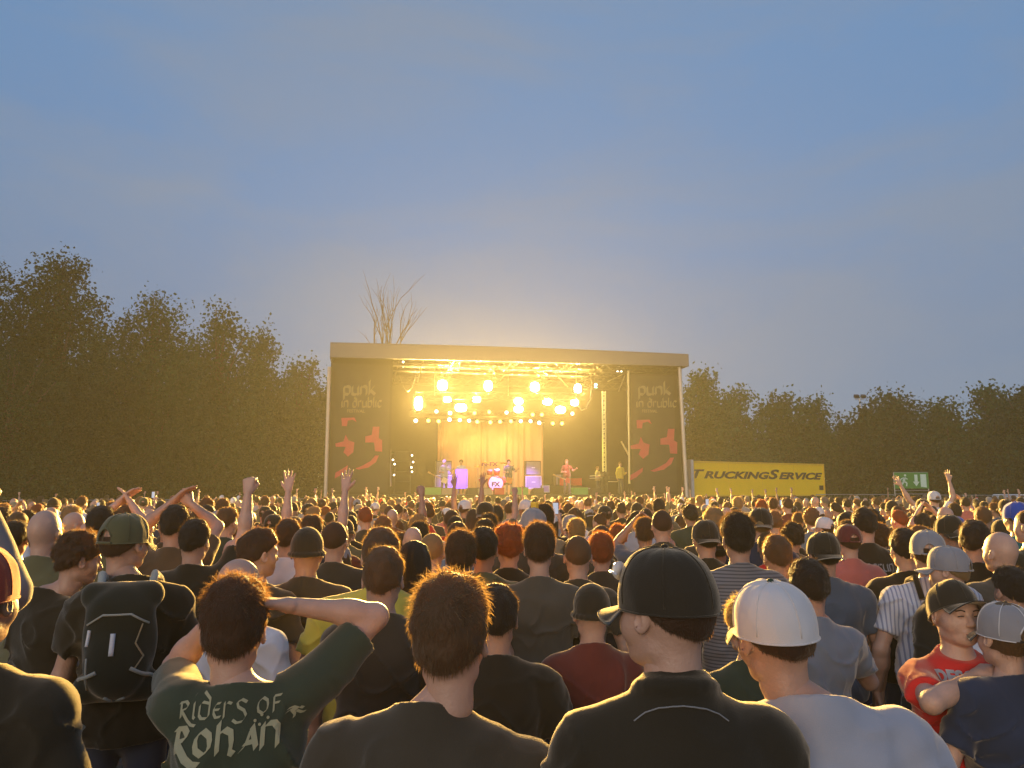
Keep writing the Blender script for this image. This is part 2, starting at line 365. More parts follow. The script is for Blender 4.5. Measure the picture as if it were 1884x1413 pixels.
# ------------------------------------------------------------------ body, base height 1.78 facing +y
DEF = dict(w=1.0, belly=0, fem=False, yaw=0, pitch=0, roll=0, hoff=(0, 0, 0), sleeve=.62, collar='tee', R=None, L=None, hr='relaxed', hl='relaxed', res=.013, hres=.007,
           fold=1.0, shorts=False, seed=0, hands=True, sh=(0, 0), face=False, sit=False, long=False)
POSE = {'down': ((.37, -.05, -1), (.06, .34, -1)), 'fwd': ((.25, .10, -1), (-.25, .9, .2)), 'crossed': ((.28, .15, -1), (-1, .55, .05)),
        'up': ((.35, .45, .75), (.05, .15, 1)), 'high': ((.22, .2, 1), (.02, .12, 1)), 'clap': ((.25, .75, .35), (-.62, .25, .75)), 'phone': ((.2, .9, .25), (-.35, .35, .9)),
        'wide': ((.8, .15, .55), (.25, .1, 1)), 'hip': ((.6, -.25, -1), (-.7, .35, -.7)), 'head': ((.62, .65, .5), (-.85, -.25, .42)), 'guitarR': ((.35, -.15, -1), (-.45, .8, -.15)), 'guitarL': ((.5, .25, -.8), (.1, .8, .35))}
def ik(S, T, pole, l1=.295, l2=.255):
    S, T = np.array(S, float), np.array(T, float); d = T-S; D = min(np.linalg.norm(d), (l1+l2)*.999); d /= np.linalg.norm(d); a = (l1*l1-l2*l2+D*D)/(2*D); h = math.sqrt(max(0, l1*l1-a*a))
    p = np.array(pole, float); p -= d*(p @ d); p /= np.linalg.norm(p); E = S+d*a+p*h; return E-S, S+d*D-E
def arm_pts(sp, s):
    a = sp['R'] if s > 0 else sp['L']; a = POSE[a or 'down'] if (a is None or isinstance(a, str)) else a
    
    if isinstance(a, dict): # reach for a point given in body coordinates
        S = np.array((s*.172*sp['w'], 0, 1.400+.03)); u, f = ik(S, a['to'], a['pole']); u = u*(s, 1, 1); f = f*(s, 1, 1)
    else: u, f = np.array(a[0], float), np.array(a[1], float)
    u /= np.linalg.norm(u); f /= np.linalg.norm(f)
    u = u*np.array((s, 1, 1)); f = f*np.array((s, 1, 1)); lift = max(0, u[2])*.05+sp['sh'][0 if s > 0 else 1]
    S = np.array((s*.172*sp['w'], 0, 1.400+lift)); E = S+u*.295; Wp = E+f*.255
    return S, E, Wp, u, f
def torso_prims(sp, o=0.0):
    w, b, fem = sp['w'], sp['belly'], sp['fem']; hw = 1.06 if fem else 1.0; L = []
    L += [ell((0, -.005, .97), (.160*w*hw+o, .118+o, .13+o), .06), ell((0, .008+b*.035, 1.12), ((.132 if fem else .145)*w+b*.022+o, .104+b*.045+o, .16), .06),
          ell((0, 0, 1.29), (.163*w+o, .112+b*.01+o, .165+o), .06)]
    for s in (-1, 1):
        S = arm_pts(sp, s)[0]
        L += [cone((0, -.012, 1.405), S*(.9, 1, 1)+(0, -.004, -.008), .070+o, .052+o, .05), cone((0, -.022, 1.475), (s*.118*w, -.014, 1.426+(S[2]-1.400)*.5), .048+o*.6, .030+o, .045)]
        L.append(ell((s*.08, -.055, 1.33), (.07+o, .05+o, .10), .05))
        if fem: L.append(ell((s*.07, .085, 1.28), (.055+o, .045+o, .055+o), .04))
    return L
def build_person_meshes(**kw):
    sp = dict(DEF); sp.update(kw); fem = sp['fem']; res, hres = sp['res'], sp['hres']; D = {'spec': sp}
    rs = np.random.default_rng(sp['seed']+100); o1, o2 = rs.random(3)*20, rs.random(3)*20
    prims = torso_prims(sp); ar = .86 if fem else 1+(sp['w']-1)*.55; hands = []
    prims.append(cone((0, -.022, 1.44), (sp['hoff'][0], -.014+sp['hoff'][1], 1.545+sp['hoff'][2]), .050 if fem else .060, .046 if fem else .053, .03))
    for s in (-1, 1):
        S, E, Wp, u, f = arm_pts(sp, s)
        prims += [ell(S+u*.03, (.054*ar,)*3, .04), cone(S, E, .049*ar, .038*ar, .03), cone(E, E+f*.09, .039*ar, .040*ar, .02), cone(E+f*.07, Wp, .040*ar, .0245*ar, .02)]
        for k_, nn in ((0, 1),):
            pose = sp['hr'] if s > 0 else sp['hl']; nr = np.array((-s, .0, 0.)) if abs(f[0]) < .8 else np.array((0, 0, -1.))
            if pose in ('open', 'fist', 'grip') and f[2] > .3: nr = np.array((0, 1., 0))
            hands.append((Wp, f, nr, pose, s))
        if sp['sit']:
            hp, kn, an = (s*.09, 0, .93), (s*.16, .42, .98), (s*.17, .44, .55); ft = (s*.18, .58, .51)
        else: hp, kn, an = (s*.085, 0, .93), (s*.105, .02, .50), (s*.115, -.02, .09); ft = (s*.135, .14, .035)
        prims += [cone(hp, kn, .082, .055, .05), cone(kn, an, .054, .036, .03)]
    parts = []
    V, Q = sdf_mesh(prims, res); parts.append((V, [Q]))
    HM = headM(sp['yaw'], sp['pitch'], sp['roll'], sp['hoff']); D['HM'] = HM
    V, Q = sdf_mesh(head_prims(sp['face'], fem), hres); parts.append((xf(V, HM), [Q]))
    if sp['hands']:
        for (Wp, f, nr, pose, s) in hands:
            side = 1 if s < 0 else -1
            if pose in ('open', 'fist', 'grip') and f[2] > .3: side = -s
            V, Q = sdf_mesh(hand_prims(Wp, f, nr, pose, side, .92 if fem else 1.03), min(hres, .0055) if hres < .008 else hres*.9); parts.append((V, [Q]))
    D['body'] = merge(parts)
    # shirt
    o = .014; SH = torso_prims(sp, o); hem = .86
    SH += [ell((0, .0+sp['belly']*.02, .93), (.160*sp['w']+sp['belly']*.02+o, .118+sp['belly']*.03+o, .36), .07), cone((0, -.02, 1.42), (0, -.016, 1.515), .078, .066, .03)]
    for s in (-1, 1):
        S, E, Wp, u, f = arm_pts(sp, s)
        if sp['sleeve'] > 0:
            fr = min(1, sp['sleeve']); SH += [ell(S+u*.03, (.061*ar,)*3, .04), cone(S, S+u*.295*fr, .063*ar, (.060 if fr < 1 else .050)*ar, .03, True)]
            if sp['sleeve'] > 1: SH.append(cone(E, Wp, .060*ar, .042*ar, .03, True))
        else: SH.append(ell(S*(.80, 1, 1)+(0, 0, .01), (.045, .055, .05), .03))
    if sp['collar'] == 'polo':
        for k in range(20):
            a0, a1 = 2*math.pi*k/20, 2*math.pi*(k+1)/20
            q = lambda a: (.071*math.cos(a), -.014+.068*math.sin(a), 1.512-.020*math.sin(a))
            SH.append(cone(q(a0), q(a1), .013, .013, .006))
    elif sp['collar'] == 'hood':
        SH += [ell((0, -.085, 1.47), (.10, .045, .05), .03), cone((-.08, -.03, 1.50), (.08, -.03, 1.50), .03, .03, .03)]
    else:
        for k in range(20):
            a0, a1 = 2*math.pi*k/20, 2*math.pi*(k+1)/20
            q = lambda a: (.0665*math.cos(a), -.014+.064*math.sin(a), 1.492-.026*math.sin(a))
            SH.append(cone(q(a0), q(a1), .0075, .0075, .005))
    fo = sp['fold']
    def folds(X, Y, Z):
        sd = np.clip((np.abs(X)-.085)*8, 0, .38)+0*Y; wz = np.maximum(np.clip((1.5-Z)/.55, .15, 1.2), np.clip(sd, 0, .7))
        wx = X+.05*vnoise(X*4+o1[0], Y*3, Z*4)
        a = vnoise(wx*15+o1[1], Y*6+o1[2], Z*3.2+wx*3)*.010*wz
        b = vnoise(X*7+Z*9+o2[0], Y*7, Z*10-X*8+o2[1])*.0065+vnoise(X*7-Z*9+o2[2], Y*7, Z*10+X*8+o1[1])*.0065
        c = vnoise(X*26+o2[0], Y*26, Z*22)*.0012
        rd = np.clip(1-np.abs(vnoise(X*8+Z*6+o2[1], Y*5+o1[2], Z*8-X*5+o2[0]))*3.6, 0, 1)**2*-.015*np.clip((1.49-Z)*5+sd, 0, 1)-np.clip(1-np.abs(vnoise(X*13-Z*4+o1[1], Y*6+o2[2], Z*5+X*6+o1[0]))*4.5, 0, 1)**2*.007*np.clip((1.46-Z)*5+sd, 0, 1)
        return ((rd+a+b*np.clip((1.52-Z)*4+sd, 0, 1)+c)*fo-.004*fo).astype(np.float32)
    nc = 1.505 if sp['collar'] != 'polo' else 1.54
    pl = [(lambda X, Y, Z: Z+.36*Y-nc-np.maximum(0, np.abs(X)-.085)*6, 0)] if sp['collar'] != 'hood' else []
    V, Q = sdf_mesh(SH, res*.9, pl+[((0, 0, -1), -hem)], folds); D['shirt'] = (V, [Q])
    # trousers + shoes
    T = [ell((0, -.005, .96), (.158*sp['w']+.008, .122, .12), .05)]; SHO = []
    for s in (-1, 1):
        if sp['sit']: hp, kn, an, ft = (s*.09, 0, .93), (s*.16, .42, .98), (s*.17, .44, .55), (s*.18, .58, .51)
        else: hp, kn, an, ft = (s*.085, 0, .93), (s*.105, .02, .50), (s*.115, -.02, .09), (s*.135, .14, .035)
        T += [cone(hp, kn, .093, .070, .04), cone(kn, an, .070, .058, .03)]
        h = (an[0], an[1]-.03, an[2]-.05)
        SHO += [cone(h, ft, .040, .036, .02), cone(an, h, .042, .04, .03)]
    pl = [((0, 0, 1), .99), ((0, 0, -1), -(.52 if sp['shorts'] else (.5 if sp['sit'] else .07)))]
    if sp['sit']: pl = [((0, 0, 1), 1.08)]
    V, Q = sdf_mesh(T, max(res, .016), pl, lambda X, Y, Z: (vnoise(X*9, Y*9, Z*14+o1[0])*.006).astype(np.float32)); D['trousers'] = (V, [Q])
    for i in (0, 1):
        V, Q = sdf_mesh(SHO[2*i:2*i+2], max(res, .013), [] if sp['sit'] else [((0, 0, -1), 0.0)]); D['shoe%d' % i] = (V, [Q])
    return D
# ------------------------------------------------------------------ hair and hats, head coordinates
def hairline(z0=.028, z1=.158): # keep above the line nape -> forehead
    s = (z1-z0)/.18; return ((0, s, -1), -(z0+.09*s))
def hair_mesh(style, res=.007, ns=600, wd=.0016, seed=1):
    r = np.random.default_rng(seed); o = r.random(3)*20
    ears = [ell((s*.09, .004, .066), (.016, .024, .036), .006, None, True) for s in (-1, 1)]
    def nz(a, f): return lambda X, Y, Z: (a*vnoise(X*f+o[0], Y*f+o[1], Z*f+o[2])+a*.5*vnoise(X*f*2.3+o[1], Y*f*2.3, Z*f*2.3)).astype(np.float32)
    C = (0, -.002, .107); fl = (0, -.3, -1); lift = .5; fz = .5; L = .02
    if style == 'crop': pr = [ell(C, (.081, .100, .104), .02)]+ears; pl = [hairline(.03, .165)]; n = nz(.001, 60); L = .008; lift = 1; ns = int(ns*.8)
    elif style == 'short': pr = [ell(C, (.084, .103, .110), .02), ell((0, .03, .15), (.068, .07, .068), .03)]+ears; pl = [hairline(.022, .150)]; n = nz(.0075, 24); L = .024
    elif style == 'wavy': pr = [ell(C, (.087, .107, .117), .02), ell((0, .02, .165), (.074, .08, .068), .03)]+ears; pl = [hairline(.012, .142)]; n = nz(.007, 26); L = .030; fz = .9; lift = .7
    elif style == 'curly': pr = [ell((0, -.006, .115), (.098, .113, .118), .02)]+ears; pl = [hairline(.018, .13)]; n = nz(.014, 30); L = .026; fz = 1.4; lift = .9
    elif style == 'long': pr = [ell(C, (.089, .108, .112), .02), ell((0, -.045, .02), (.092, .062, .13), .04), ell((0, -.07, -.10), (.085, .042, .13), .04)]; pl = [(lambda X, Y, Z: np.minimum(Y-.012+0*X+0*Z, .13+(Y-.09)*.25-Z+0*X), 0)]; n = lambda X, Y, Z: (.006*vnoise(X*60+o[0], Y*30, Z*7)).astype(np.float32); L = .07; fl = (0, -.1, -1.6); lift = .15; fz = .3
    elif style == 'pony': pr = [ell(C, (.083, .102, .106), .02), ell((0, -.105, .10), (.028, .03, .028), .02), cone((0, -.115, .10), (0, -.155, .0), .024, .026, .02), cone((0, -.155, .0), (.01, -.125, -.12), .026, .010, .02)]+ears; pl = []; pr[0] = ell(C, (.083, .102, .106), .02); n = nz(.003, 40); L = .03; fl = (0, -.2, -1.2); lift = .2; pl = [((0, .72, -1), -.028+.02)]
    elif style == 'bun': pr = [ell(C, (.084, .103, .107), .02), ell((0, -.075, .195), (.042, .042, .038), .012)]+ears; pl = [hairline(.02, .152)]; n = nz(.004, 40); L = .02
    elif style == 'under': pr = [ell((0, -.004, .09), (.0835, .103, .095), .02)]+ears; pl = [((0, .72, -1), -(.022+.065)), ((0, 0, 1), .115)]; n = nz(.003, 40); L = .016
    elif style == 'beard': pr = [ell((0, .05, .02), (.060, .060, .058), .03), ell((0, .078, -.012), (.034, .03, .03), .02)]; pl = [((0, 1.0, 1), .135-.02)]; n = nz(.003, 50); L = .014; fl = (0, .4, -1)
    else: return None
    if style == 'beard': pl = [((0, .3, 1), .056)]
    V, Q = sdf_mesh(pr, res, pl, n)
    parts = [(V, [Q])]
    if ns: parts.append(strands(V, Q, ns, L, wd, fl, fz, seed, lift))
    return merge(parts)
def cap_parts(closed=False):
    """trucker cap facing +y in head coordinates: crown, seams, brim, button, strap"""
    n, m = 72, 22; z0 = .098; tilt = -.10
    def pt(a, v, o=0):
        rr = math.sin(min(v, 1)*math.pi/2)**.78; zz = math.cos(min(v, 1)*math.pi/2)**.9 if v < 1 else -(v-1)*1.2
        fr = 1+.08*max(0, math.sin(a))*math.sin(v*2.2)
        o += .0022*float(vnoise(math.cos(a)*3.1+7, math.sin(a)*3.1+3, min(v, 1)*3))+.0010*float(vnoise(math.cos(a)*9+1, math.sin(a)*9, v*8))
        return Vector(((.0915+o)*rr*math.cos(a), -.004+(.109+o)*rr*math.sin(a), z0+(.108+o)*zz*fr+tilt*(.109*rr*math.sin(a))*-.35))
    def hole(a, v): # arch at the back
        if closed: return False
        d = (a-1.5*math.pi+math.pi) % (2*math.pi)-math.pi
        return abs(d) < .36 and v > .74+.9*d*d*1.6
    V = [pt(2*math.pi*k/n, (j+.02)/(m-3)) for j in range(m) for k in range(n)]; F = []
    for j in range(m-1):
        for k in range(n):
            if hole(2*math.pi*(k+.5)/n, (j+.5)/(m-3)): continue
            F.append((j*n+k, (j+1)*n+k, (j+1)*n+(k+1) % n, j*n+(k+1) % n))
    crown = MB(); crown.add(V, F)
    V2 = [p+(Vector((0, 0, .09))-p)*.03 for p in V]; crown.add(V2, [f[::-1] for f in F])
    seams = MB()
    for k in range(6):
        a = math.pi/6*1+k*math.pi/3; seams.tube([pt(a, .02+v*1.0/12, .0008) for v in range(13)], .0016, 6)
    rim = [pt(2*math.pi*k/48, 1.12, .0005) for k in range(49)]
    rr = [p for k, p in enumerate(rim) if abs(((2*math.pi*k/48)-1.5*math.pi+math.pi) % (2*math.pi)-math.pi) > .36]
    i0 = next(i for i in range(48) if abs(((2*math.pi*i/48)-1.5*math.pi+math.pi) % (2*math.pi)-math.pi) <= .36)
    seams.tube([pt(2*math.pi*k/48, 1.12, .001) for k in range(-10+0, 39 if closed else 33)], .0022, 6)
    arch = [pt(1.5*math.pi+d, min(1.12, .74+1.44*d*d)+0.0, .001) for d in np.linspace(-.37, .37, 15)]; closed or seams.tube(arch, .003, 6)
    strap = MB(); strap.tube([pt(1.5*math.pi+d, 1.09, .002) for d in np.linspace(-.40, .40, 9)], .0055, 6)
    button = MB(); button.lathe([(.001, .008), (.006, .007), (.008, .003), (.008, -.002)], pt(0, 0), 12)
    br = MB(); G = []; nu, nw = 17, 6
    for t_ in (0, 1):
        for j in range(nw):
            for i in range(nu):
                u = -1+2*i/(nu-1); a = math.pi/2-u*1.0; b = pt(a, 1.10); w_ = j/(nw-1)
                G.append((b.x*(1+.02*w_), b.y-.004+w_*.072*(1-.45*abs(u)**2.4), b.z-.006*w_-.020*u*u*w_-.004*t_-.010*w_))
    n1 = nu*nw; F = []
    for t_ in (0, 1):
        for j in range(nw-1):
            for i in range(nu-1):
                q = (t_*n1+j*nu+i, t_*n1+j*nu+i+1, t_*n1+(j+1)*nu+i+1, t_*n1+(j+1)*nu+i); F.append(q if t_ == 0 else q[::-1])
    bd = [i for i in range(nu)]; ring = [(0)*nu+i for i in range(nu)]+[j*nu+nu-1 for j in range(1, nw)]+[(nw-1)*nu+i for i in range(nu-2, -1, -1)]+[j*nu for j in range(nw-2, 0, -1)]
    for a_, b_ in zip(ring, ring[1:]+ring[:1]): F.append((a_, b_, b_+n1, a_+n1))
    br.add(G, F)
    return dict(crown=crown, seams=seams, brim=br, button=button, strap=strap)
def mbmesh(mb, name, smooth=True):
    me = bpy.data.meshes.new(name); me.from_pydata(mb.v, [], mb.f); me.polygons.foreach_set('use_smooth', [smooth]*len(mb.f)); me.update(); return me
CAPP = {k: mbmesh(v, 'cap_'+k) for k, v in cap_parts().items()}; CAPC = {k: mbmesh(v, 'cap_'+k) for k, v in cap_parts(True).items()}
def add_cap(root, HM, mat, brim=None, seam=None, turn=0, tilt=0, simple=False, closed=False):
    CP = CAPC if closed else CAPP
    M = HM @ Matrix.Rotation(turn, 4, 'Z') @ Matrix.Translation((0, 0, .10)) @ Matrix.Rotation(tilt, 4, 'X') @ Matrix.Translation((0, 0, -.098))
    c = obj('cap', CP['crown'], root, mat, M)
    obj('brim', CP['brim'], c, brim or mat)
    if not simple:
        obj('seam_tape', CP['seams'], c, seam or mat); obj('button', CP['button'], c, brim or mat)
        if not closed: obj('strap', CP['strap'], c, brim or mat)
    return c
HCACHE = {}
def hair_data(style, lod):
    k = (style, lod)
    if k not in HCACHE:
        a = {0: (.006, 4200, .0011), 1: (.008, 3000, .0018), 2: (.012, 600, .0032)}[lod]
        if style in ('curly', 'wavy', 'long'): a = (a[0], int(a[1]*1.7), a[2])
        V, F = hair_mesh(style, a[0], a[1], a[2], len(HCACHE)+3); HCACHE[k] = npmesh('hair_'+style, V, F)
    return HCACHE[k]
BEANIE = None
def beanie_data():
    global BEANIE
    if BEANIE is None:
        V, Q = sdf_mesh([ell((0, -.004, .112), (.086, .105, .107), .02)]+[cone((.083*math.cos(a), -.004+.104*math.sin(a), .075-.2*.104*math.sin(a)*-1*.0), (.087*math.cos(a+.27), -.004+.104*math.sin(a+.27), .075), .012, .012, .01) for a in np.arange(0, 2*math.pi, .26)],
                        .006, [((0, 0, -1), -.062)], lambda X, Y, Z: (.0007*np.sin(np.arctan2(Y, X)*70)).astype(np.float32)+0*Z)
        BEANIE = npmesh('beanie', V, [Q])
    return BEANIE
def person(label, D, me, X, Y, s, rz, skin, shirt, hair='short', hcol='dark', lod=1, cap=None, pants=0, group=None, capkw=None, seed=0):
    """D: meshes' spec, me: dict of shared mesh data"""
    root = thing('person', label, 'person', (X, Y, 0), rz, group); root.scale = (s, s, s)
    obj('body', me['body'], root, skin); obj('shirt', me['shirt'], root, shirt)
    obj('trousers', me['trousers'], root, PANTS[pants]); obj('shoe', me['shoe0'], root, SHOE); obj('shoe', me['shoe1'], root, SHOE)
    HM = D['HM']
    if cap:
        kw = dict(simple=lod > 1); kw.update(capkw or {}); add_cap(root, HM, CAPM[cap], **kw)
        obj('hair', hair_data(hair if hair in ('pony', 'long') else 'under', lod), root, HAIR[hcol], HM @ (Matrix.Translation((0, 0, -.012)) if hair == 'long' else Matrix()))
    elif hair == 'beanie': obj('beanie', beanie_data(), root, CAPM['black'], HM)
    elif hair != 'bald': obj('hair', hair_data(hair, lod), root, HAIR[hcol], HM)
    return root
def data_of(D):
    return {k: npmesh('person_'+k, *D[k]) for k in ('body', 'shirt', 'trousers', 'shoe0', 'shoe1')}
# ------------------------------------------------------------------ ground
gm, gt, gb = _nodes('trodden_ground'); N = gt.nodes.new; L = gt.links.new
tc = N('ShaderNodeTexCoord'); n1 = N('ShaderNodeTexNoise'); n1.inputs['Scale'].default_value = .5; n1.inputs['Detail'].default_value = 8; L(tc.outputs['Object'], n1.inputs['Vector'])
r1 = N('ShaderNodeValToRGB'); r1.color_ramp.elements[0].color = (.035, .045, .02, 1); r1.color_ramp.elements[1].color = (.13, .12, .10, 1)
r1.color_ramp.elements[0].position = .42; r1.color_ramp.elements[1].position = .56
L(n1.outputs['Fac'], r1.inputs[0]); n2 = N('ShaderNodeTexNoise'); n2.inputs['Scale'].default_value = 35; n2.inputs['Detail'].default_value = 6; L(tc.outputs['Object'], n2.inputs['Vector'])
mm = N('ShaderNodeMix'); mm.data_type = 'RGBA'; mm.blend_type = 'MULTIPLY'; mm.inputs[0].default_value = .7; L(r1.outputs[0], mm.inputs[6]); L(n2.outputs['Color'], mm.inputs[7])
L(mm.outputs[2], gb.inputs['Base Color']); gb.inputs['Roughness'].default_value = .95
bp = N('ShaderNodeBump'); bp.inputs['Strength'].default_value = .6; bp.inputs['Distance'].default_value = .03; L(n2.outputs['Fac'], bp.inputs['Height']); L(bp.outputs[0], gb.inputs['Normal'])
V = [(-900, -300, 0), (900, -300, 0), (900, 1500, 0), (-900, 1500, 0)]
tag(MB().add(V, [(0, 1, 2, 3)]).build('ground', gm), kind='structure')
# ------------------------------------------------------------------ trees
def leafmat(n, c, t): return pmat('leaves_'+n, c, .6, 0, .8, .55, trans=.25, tcol=t, spec=.25)
LEAF = [leafmat('deep', (.014, .046, .010), (.03, .09, .02)), leafmat('mid', (.026, .070, .016), (.05, .13, .03)), leafmat('pale', (.050, .105, .030), (.08, .17, .05))]
BARK = pmat('bark', (.09, .07, .05), .9, 0, .3, 3, .8, 8)
def leaf_cloud(blobs, n, size, seed, droop=.3):
    r = np.random.default_rng(seed); B = np.array(blobs, float); w = (B[:, 3]*B[:, 4])**1.35; k = r.choice(len(B), n, p=w/w.sum())
    d = r.normal(0, 1, (n, 3)); d /= np.linalg.norm(d, axis=1, keepdims=True); rad = r.random((n, 1))**.38
    # sprays: leaves gather round twig ends
    nt_ = max(8, n//26); tk = r.choice(len(B), nt_, p=w/w.sum()); td = r.normal(0, 1, (nt_, 3)); td /= np.linalg.norm(td, axis=1, keepdims=True)
    tr = (.45+.62*r.random((nt_, 1))**.6); S = B[:, [3, 3, 4]]; tp = B[tk, :3]+td*tr*S[tk]
    a = r.integers(0, nt_, n); p = tp[a]+r.normal(0, size*1.7, (n, 3)); s = r.random(n) < .25
    p[s] = (B[k, :3]+d*rad*S[k])[s]
    u = r.normal(0, 1, (n, 3)); u[:, 2] -= droop; u /= np.linalg.norm(u, axis=1, keepdims=True); v = np.cross(u, r.normal(0, 1, (n, 3))); v /= np.linalg.norm(v, axis=1, keepdims=True)+1e-9
    L_ = size*(.6+.8*r.random((n, 1))); VV = np.stack([p, p+u*L_*.5+v*L_*.36, p+u*L_, p+u*L_*.45-v*L_*.36], 1).reshape(-1, 3)
    return VV, [(np.arange(n)*4)[:, None]+np.array([[0, 1, 2, 3]])]
def tree(px, ptop, pw, Y, label, seed, leaf=1, n=9000, low=.12, group=None, size=None, lumps=18, spire=0, airy=0):
    r = random.Random(seed); top = P(px, ptop, Y).z; x = P(px, ptop, Y).x; hw = pw/2/FPX*Y; t = thing('tree', label, 'tree', (x, Y, 0), 0, group)
    blobs = []
    for i in range(lumps):
        h = low+(1-low)*(i+.5)/lumps; prof = max(.12, 1-(max(0, h-.42)/.60)**(2.1-spire))**.6*(.8+.2*min(1, h/.3))
        a = r.random()*6.283; rr = hw*prof; q = r.uniform(.30, .72)*rr; s = rr*r.uniform(.40, .60)+.45
        z = h*top-s*.35; z = min(z, top-s*.9); blobs.append((math.cos(a)*q, math.sin(a)*q*.8, z, s, s*r.uniform(.7, 1.0)))
    blobs.append((0, 0, top-.9*hw*.32, hw*.30, hw*.32))
    for i in range(5): # twigs that stand out of the outline
        a = r.random()*6.283; h = r.uniform(.6, 1.0); prof = max(.12, 1-(max(0, h-.42)/.60)**2.1)**.6; blobs.append((math.cos(a)*hw*prof*.95, math.sin(a)*hw*prof*.7, h*top*1.02, .35, .6))
    sz = size or max(.12, Y*.0042)
    V, F = leaf_cloud(blobs, int(n*2.6), sz, seed); obj('crown', npmesh('crown', V, F, smooth=False), t, LEAF[leaf])
    tk = MB(); lean = r.uniform(-.3, .3); r0 = .10+top*.014
    tk.tube([(0, 0, -.1), (lean*.2, 0, top*.25), (lean*.6, .1, top*.55), (lean, 0, top*.9)], [r0*1.3, r0, r0*.6, .03], 8)
    for b in blobs[::2]: tk.tube([(lean*.4, 0, max(.15*top, b[2]*.6)), (b[0]*.5, b[1]*.5, b[2]*.85), (b[0], b[1], b[2]+b[4]*.5)], [r0*.4, r0*.22, .02], 5)
    tk.build('trunk', BARK, t, True); return t
G1, G2 = 'tall trees left of the stage', 'trees right of the stage'
tree(-40, 462, 250, 31, 'tallest dark tree at the left picture edge with sparse leading twigs', 1, 0, 15000, group=G1, lumps=22)
tree(118, 470, 215, 33, 'tall dark tree with a pointed top just right of the left edge', 2, 0, 15000, group=G1, lumps=22)
tree(285, 548, 225, 37, 'broad rounded green tree in the middle of the left wood', 3, 1, 14000, group=G1, lumps=22)
tree(405, 585, 160, 40, 'rounded tree right of the broad one in the left wood', 4, 1, 11000, group=G1)
tree(478, 618, 110, 43, 'slim loose tree sloping down towards the stage', 5, 2, 8000, group=G1)
tree(556, 668, 110, 47, 'small tree beside the left post of the stage', 6, 2, 7000, group=G1)
tree(200, 600, 200, 45, 'green tree filling the dip behind two tall left trees', 7, 1, 9000, group=G1)
tree(345, 640, 190, 48, 'tree in the second row behind the rounded left trees', 8, 0, 9000, group=G1)
tree(615, 700, 110, 55, 'tree half hidden behind the left stage banner', 9, 1, 5000, group=G1)
tree(20, 640, 220, 29, 'low bushy tree under the tallest left tree', 10, 0, 11000, low=.03, group=G1)
tree(1290, 686, 95, 54, 'open leafy tree beside the right stage post', 21, 2, 6500, group=G2, spire=.3)
tree(1352, 714, 95, 60, 'pale upright tree above the left half of the yellow trailer', 22, 2, 6500, group=G2, spire=.5)
tree(1432, 732, 110, 62, 'rounded tree above the middle of the yellow trailer', 23, 1, 6500, group=G2)
tree(1500, 738, 95, 62, 'loose tree above the right end of the yellow trailer', 24, 1, 5500, group=G2)
tree(1552, 778, 95, 64, 'low tree in the gap left of the floodlight mast', 25, 0, 4500, group=G2)
tree(1650, 720, 165, 58, 'broad dark tree behind the green exit sign', 26, 0, 10000, group=G2, lumps=22)
tree(1600, 752, 100, 60, 'small dark tree at the foot of the floodlight mast', 27, 0, 4500, group=G2)
tree(1742, 745, 110, 62, 'mid green tree right of the broad dark one', 28, 1, 6000, group=G2)
tree(1812, 712, 115, 61, 'pointed green tree second from the right edge', 29, 1, 7000, group=G2, spire=.4)
tree(1885, 716, 130, 56, 'dark tree cut by the right picture edge', 30, 0, 8000, group=G2)
tree(1960, 690, 150, 54, 'dark tree just beyond the right picture edge', 31, 0, 5000, group=G2)
# bare tree behind the stage roof
t = thing('bare_tree', 'leafless tree rising behind the left part of the stage roof', 'tree', (P(715, 600, 56).x, 56, 0)); k = MB(); rr_ = random.Random(5)
k.tube([(0, 0, -.1), (0, 0, 6), (.1, 0, 11)], [.35, .28, .2], 8)
def br_(p, d, ln, r, dep):
    q = p+d*ln; mid = p+d*ln*.5+Vector((rr_.uniform(-.1, .1), 0, rr_.uniform(0, .1)))*ln*.4; k.tube([p, mid, q], [r, r*.8, r*.55], 5)
    if dep:
        for i in range(3 if dep > 2 else 2):
            nd = (d+Vector((rr_.uniform(-.5, .5), rr_.uniform(-.3, .3), rr_.uniform(.0, .45)))).normalized(); br_(mid if i == 1 else q, nd, ln*rr_.uniform(.55, .8), r*.55, dep-1)
for px_, pt_ in ((655, 565), (682, 530), (706, 510), (722, 520), (748, 545), (768, 550), (690, 545)):
    tgt = P(px_, pt_, 56)-Vector((t.location.x, 56, 0)); d = (tgt-Vector((.05, 0, 10.2))).normalized(); br_(Vector((.05, 0, 9.8+rr_.uniform(0, 1))), d, max(.9, (tgt-Vector((0, 0, 10))).length*.42), .075, 3)
k.build('trunk', pmat('dry_bark', (.20, .15, .09), .9), t, True)
# undergrowth that closes the foot of both woods
def scrub(name, label, pts, seed, n):
    r = random.Random(seed); bl = []
    for (px, Y, h) in pts:
        x = P(px, 905, Y).x
        for i in range(4): bl.append((x+r.uniform(-2, 2), Y+r.uniform(-1, 1), r.uniform(.3, 1)*h*.8, 2.0, h*.3))
    V, F = leaf_cloud(bl, n, .24, seed); tag(obj(name, npmesh(name, V, F, smooth=False), None, LEAF[0]), label, 'undergrowth', kind='stuff')
scrub('undergrowth', 'dense dark undergrowth at the foot of the left wood', [(x, 36+x*.02, 5.5) for x in range(-250, 640, 55)], 3, 30000)
scrub('undergrowth', 'dense dark undergrowth behind the trailer and the exit sign', [(x, 66, 5.5) for x in range(1230, 2100, 40)], 4, 26000)
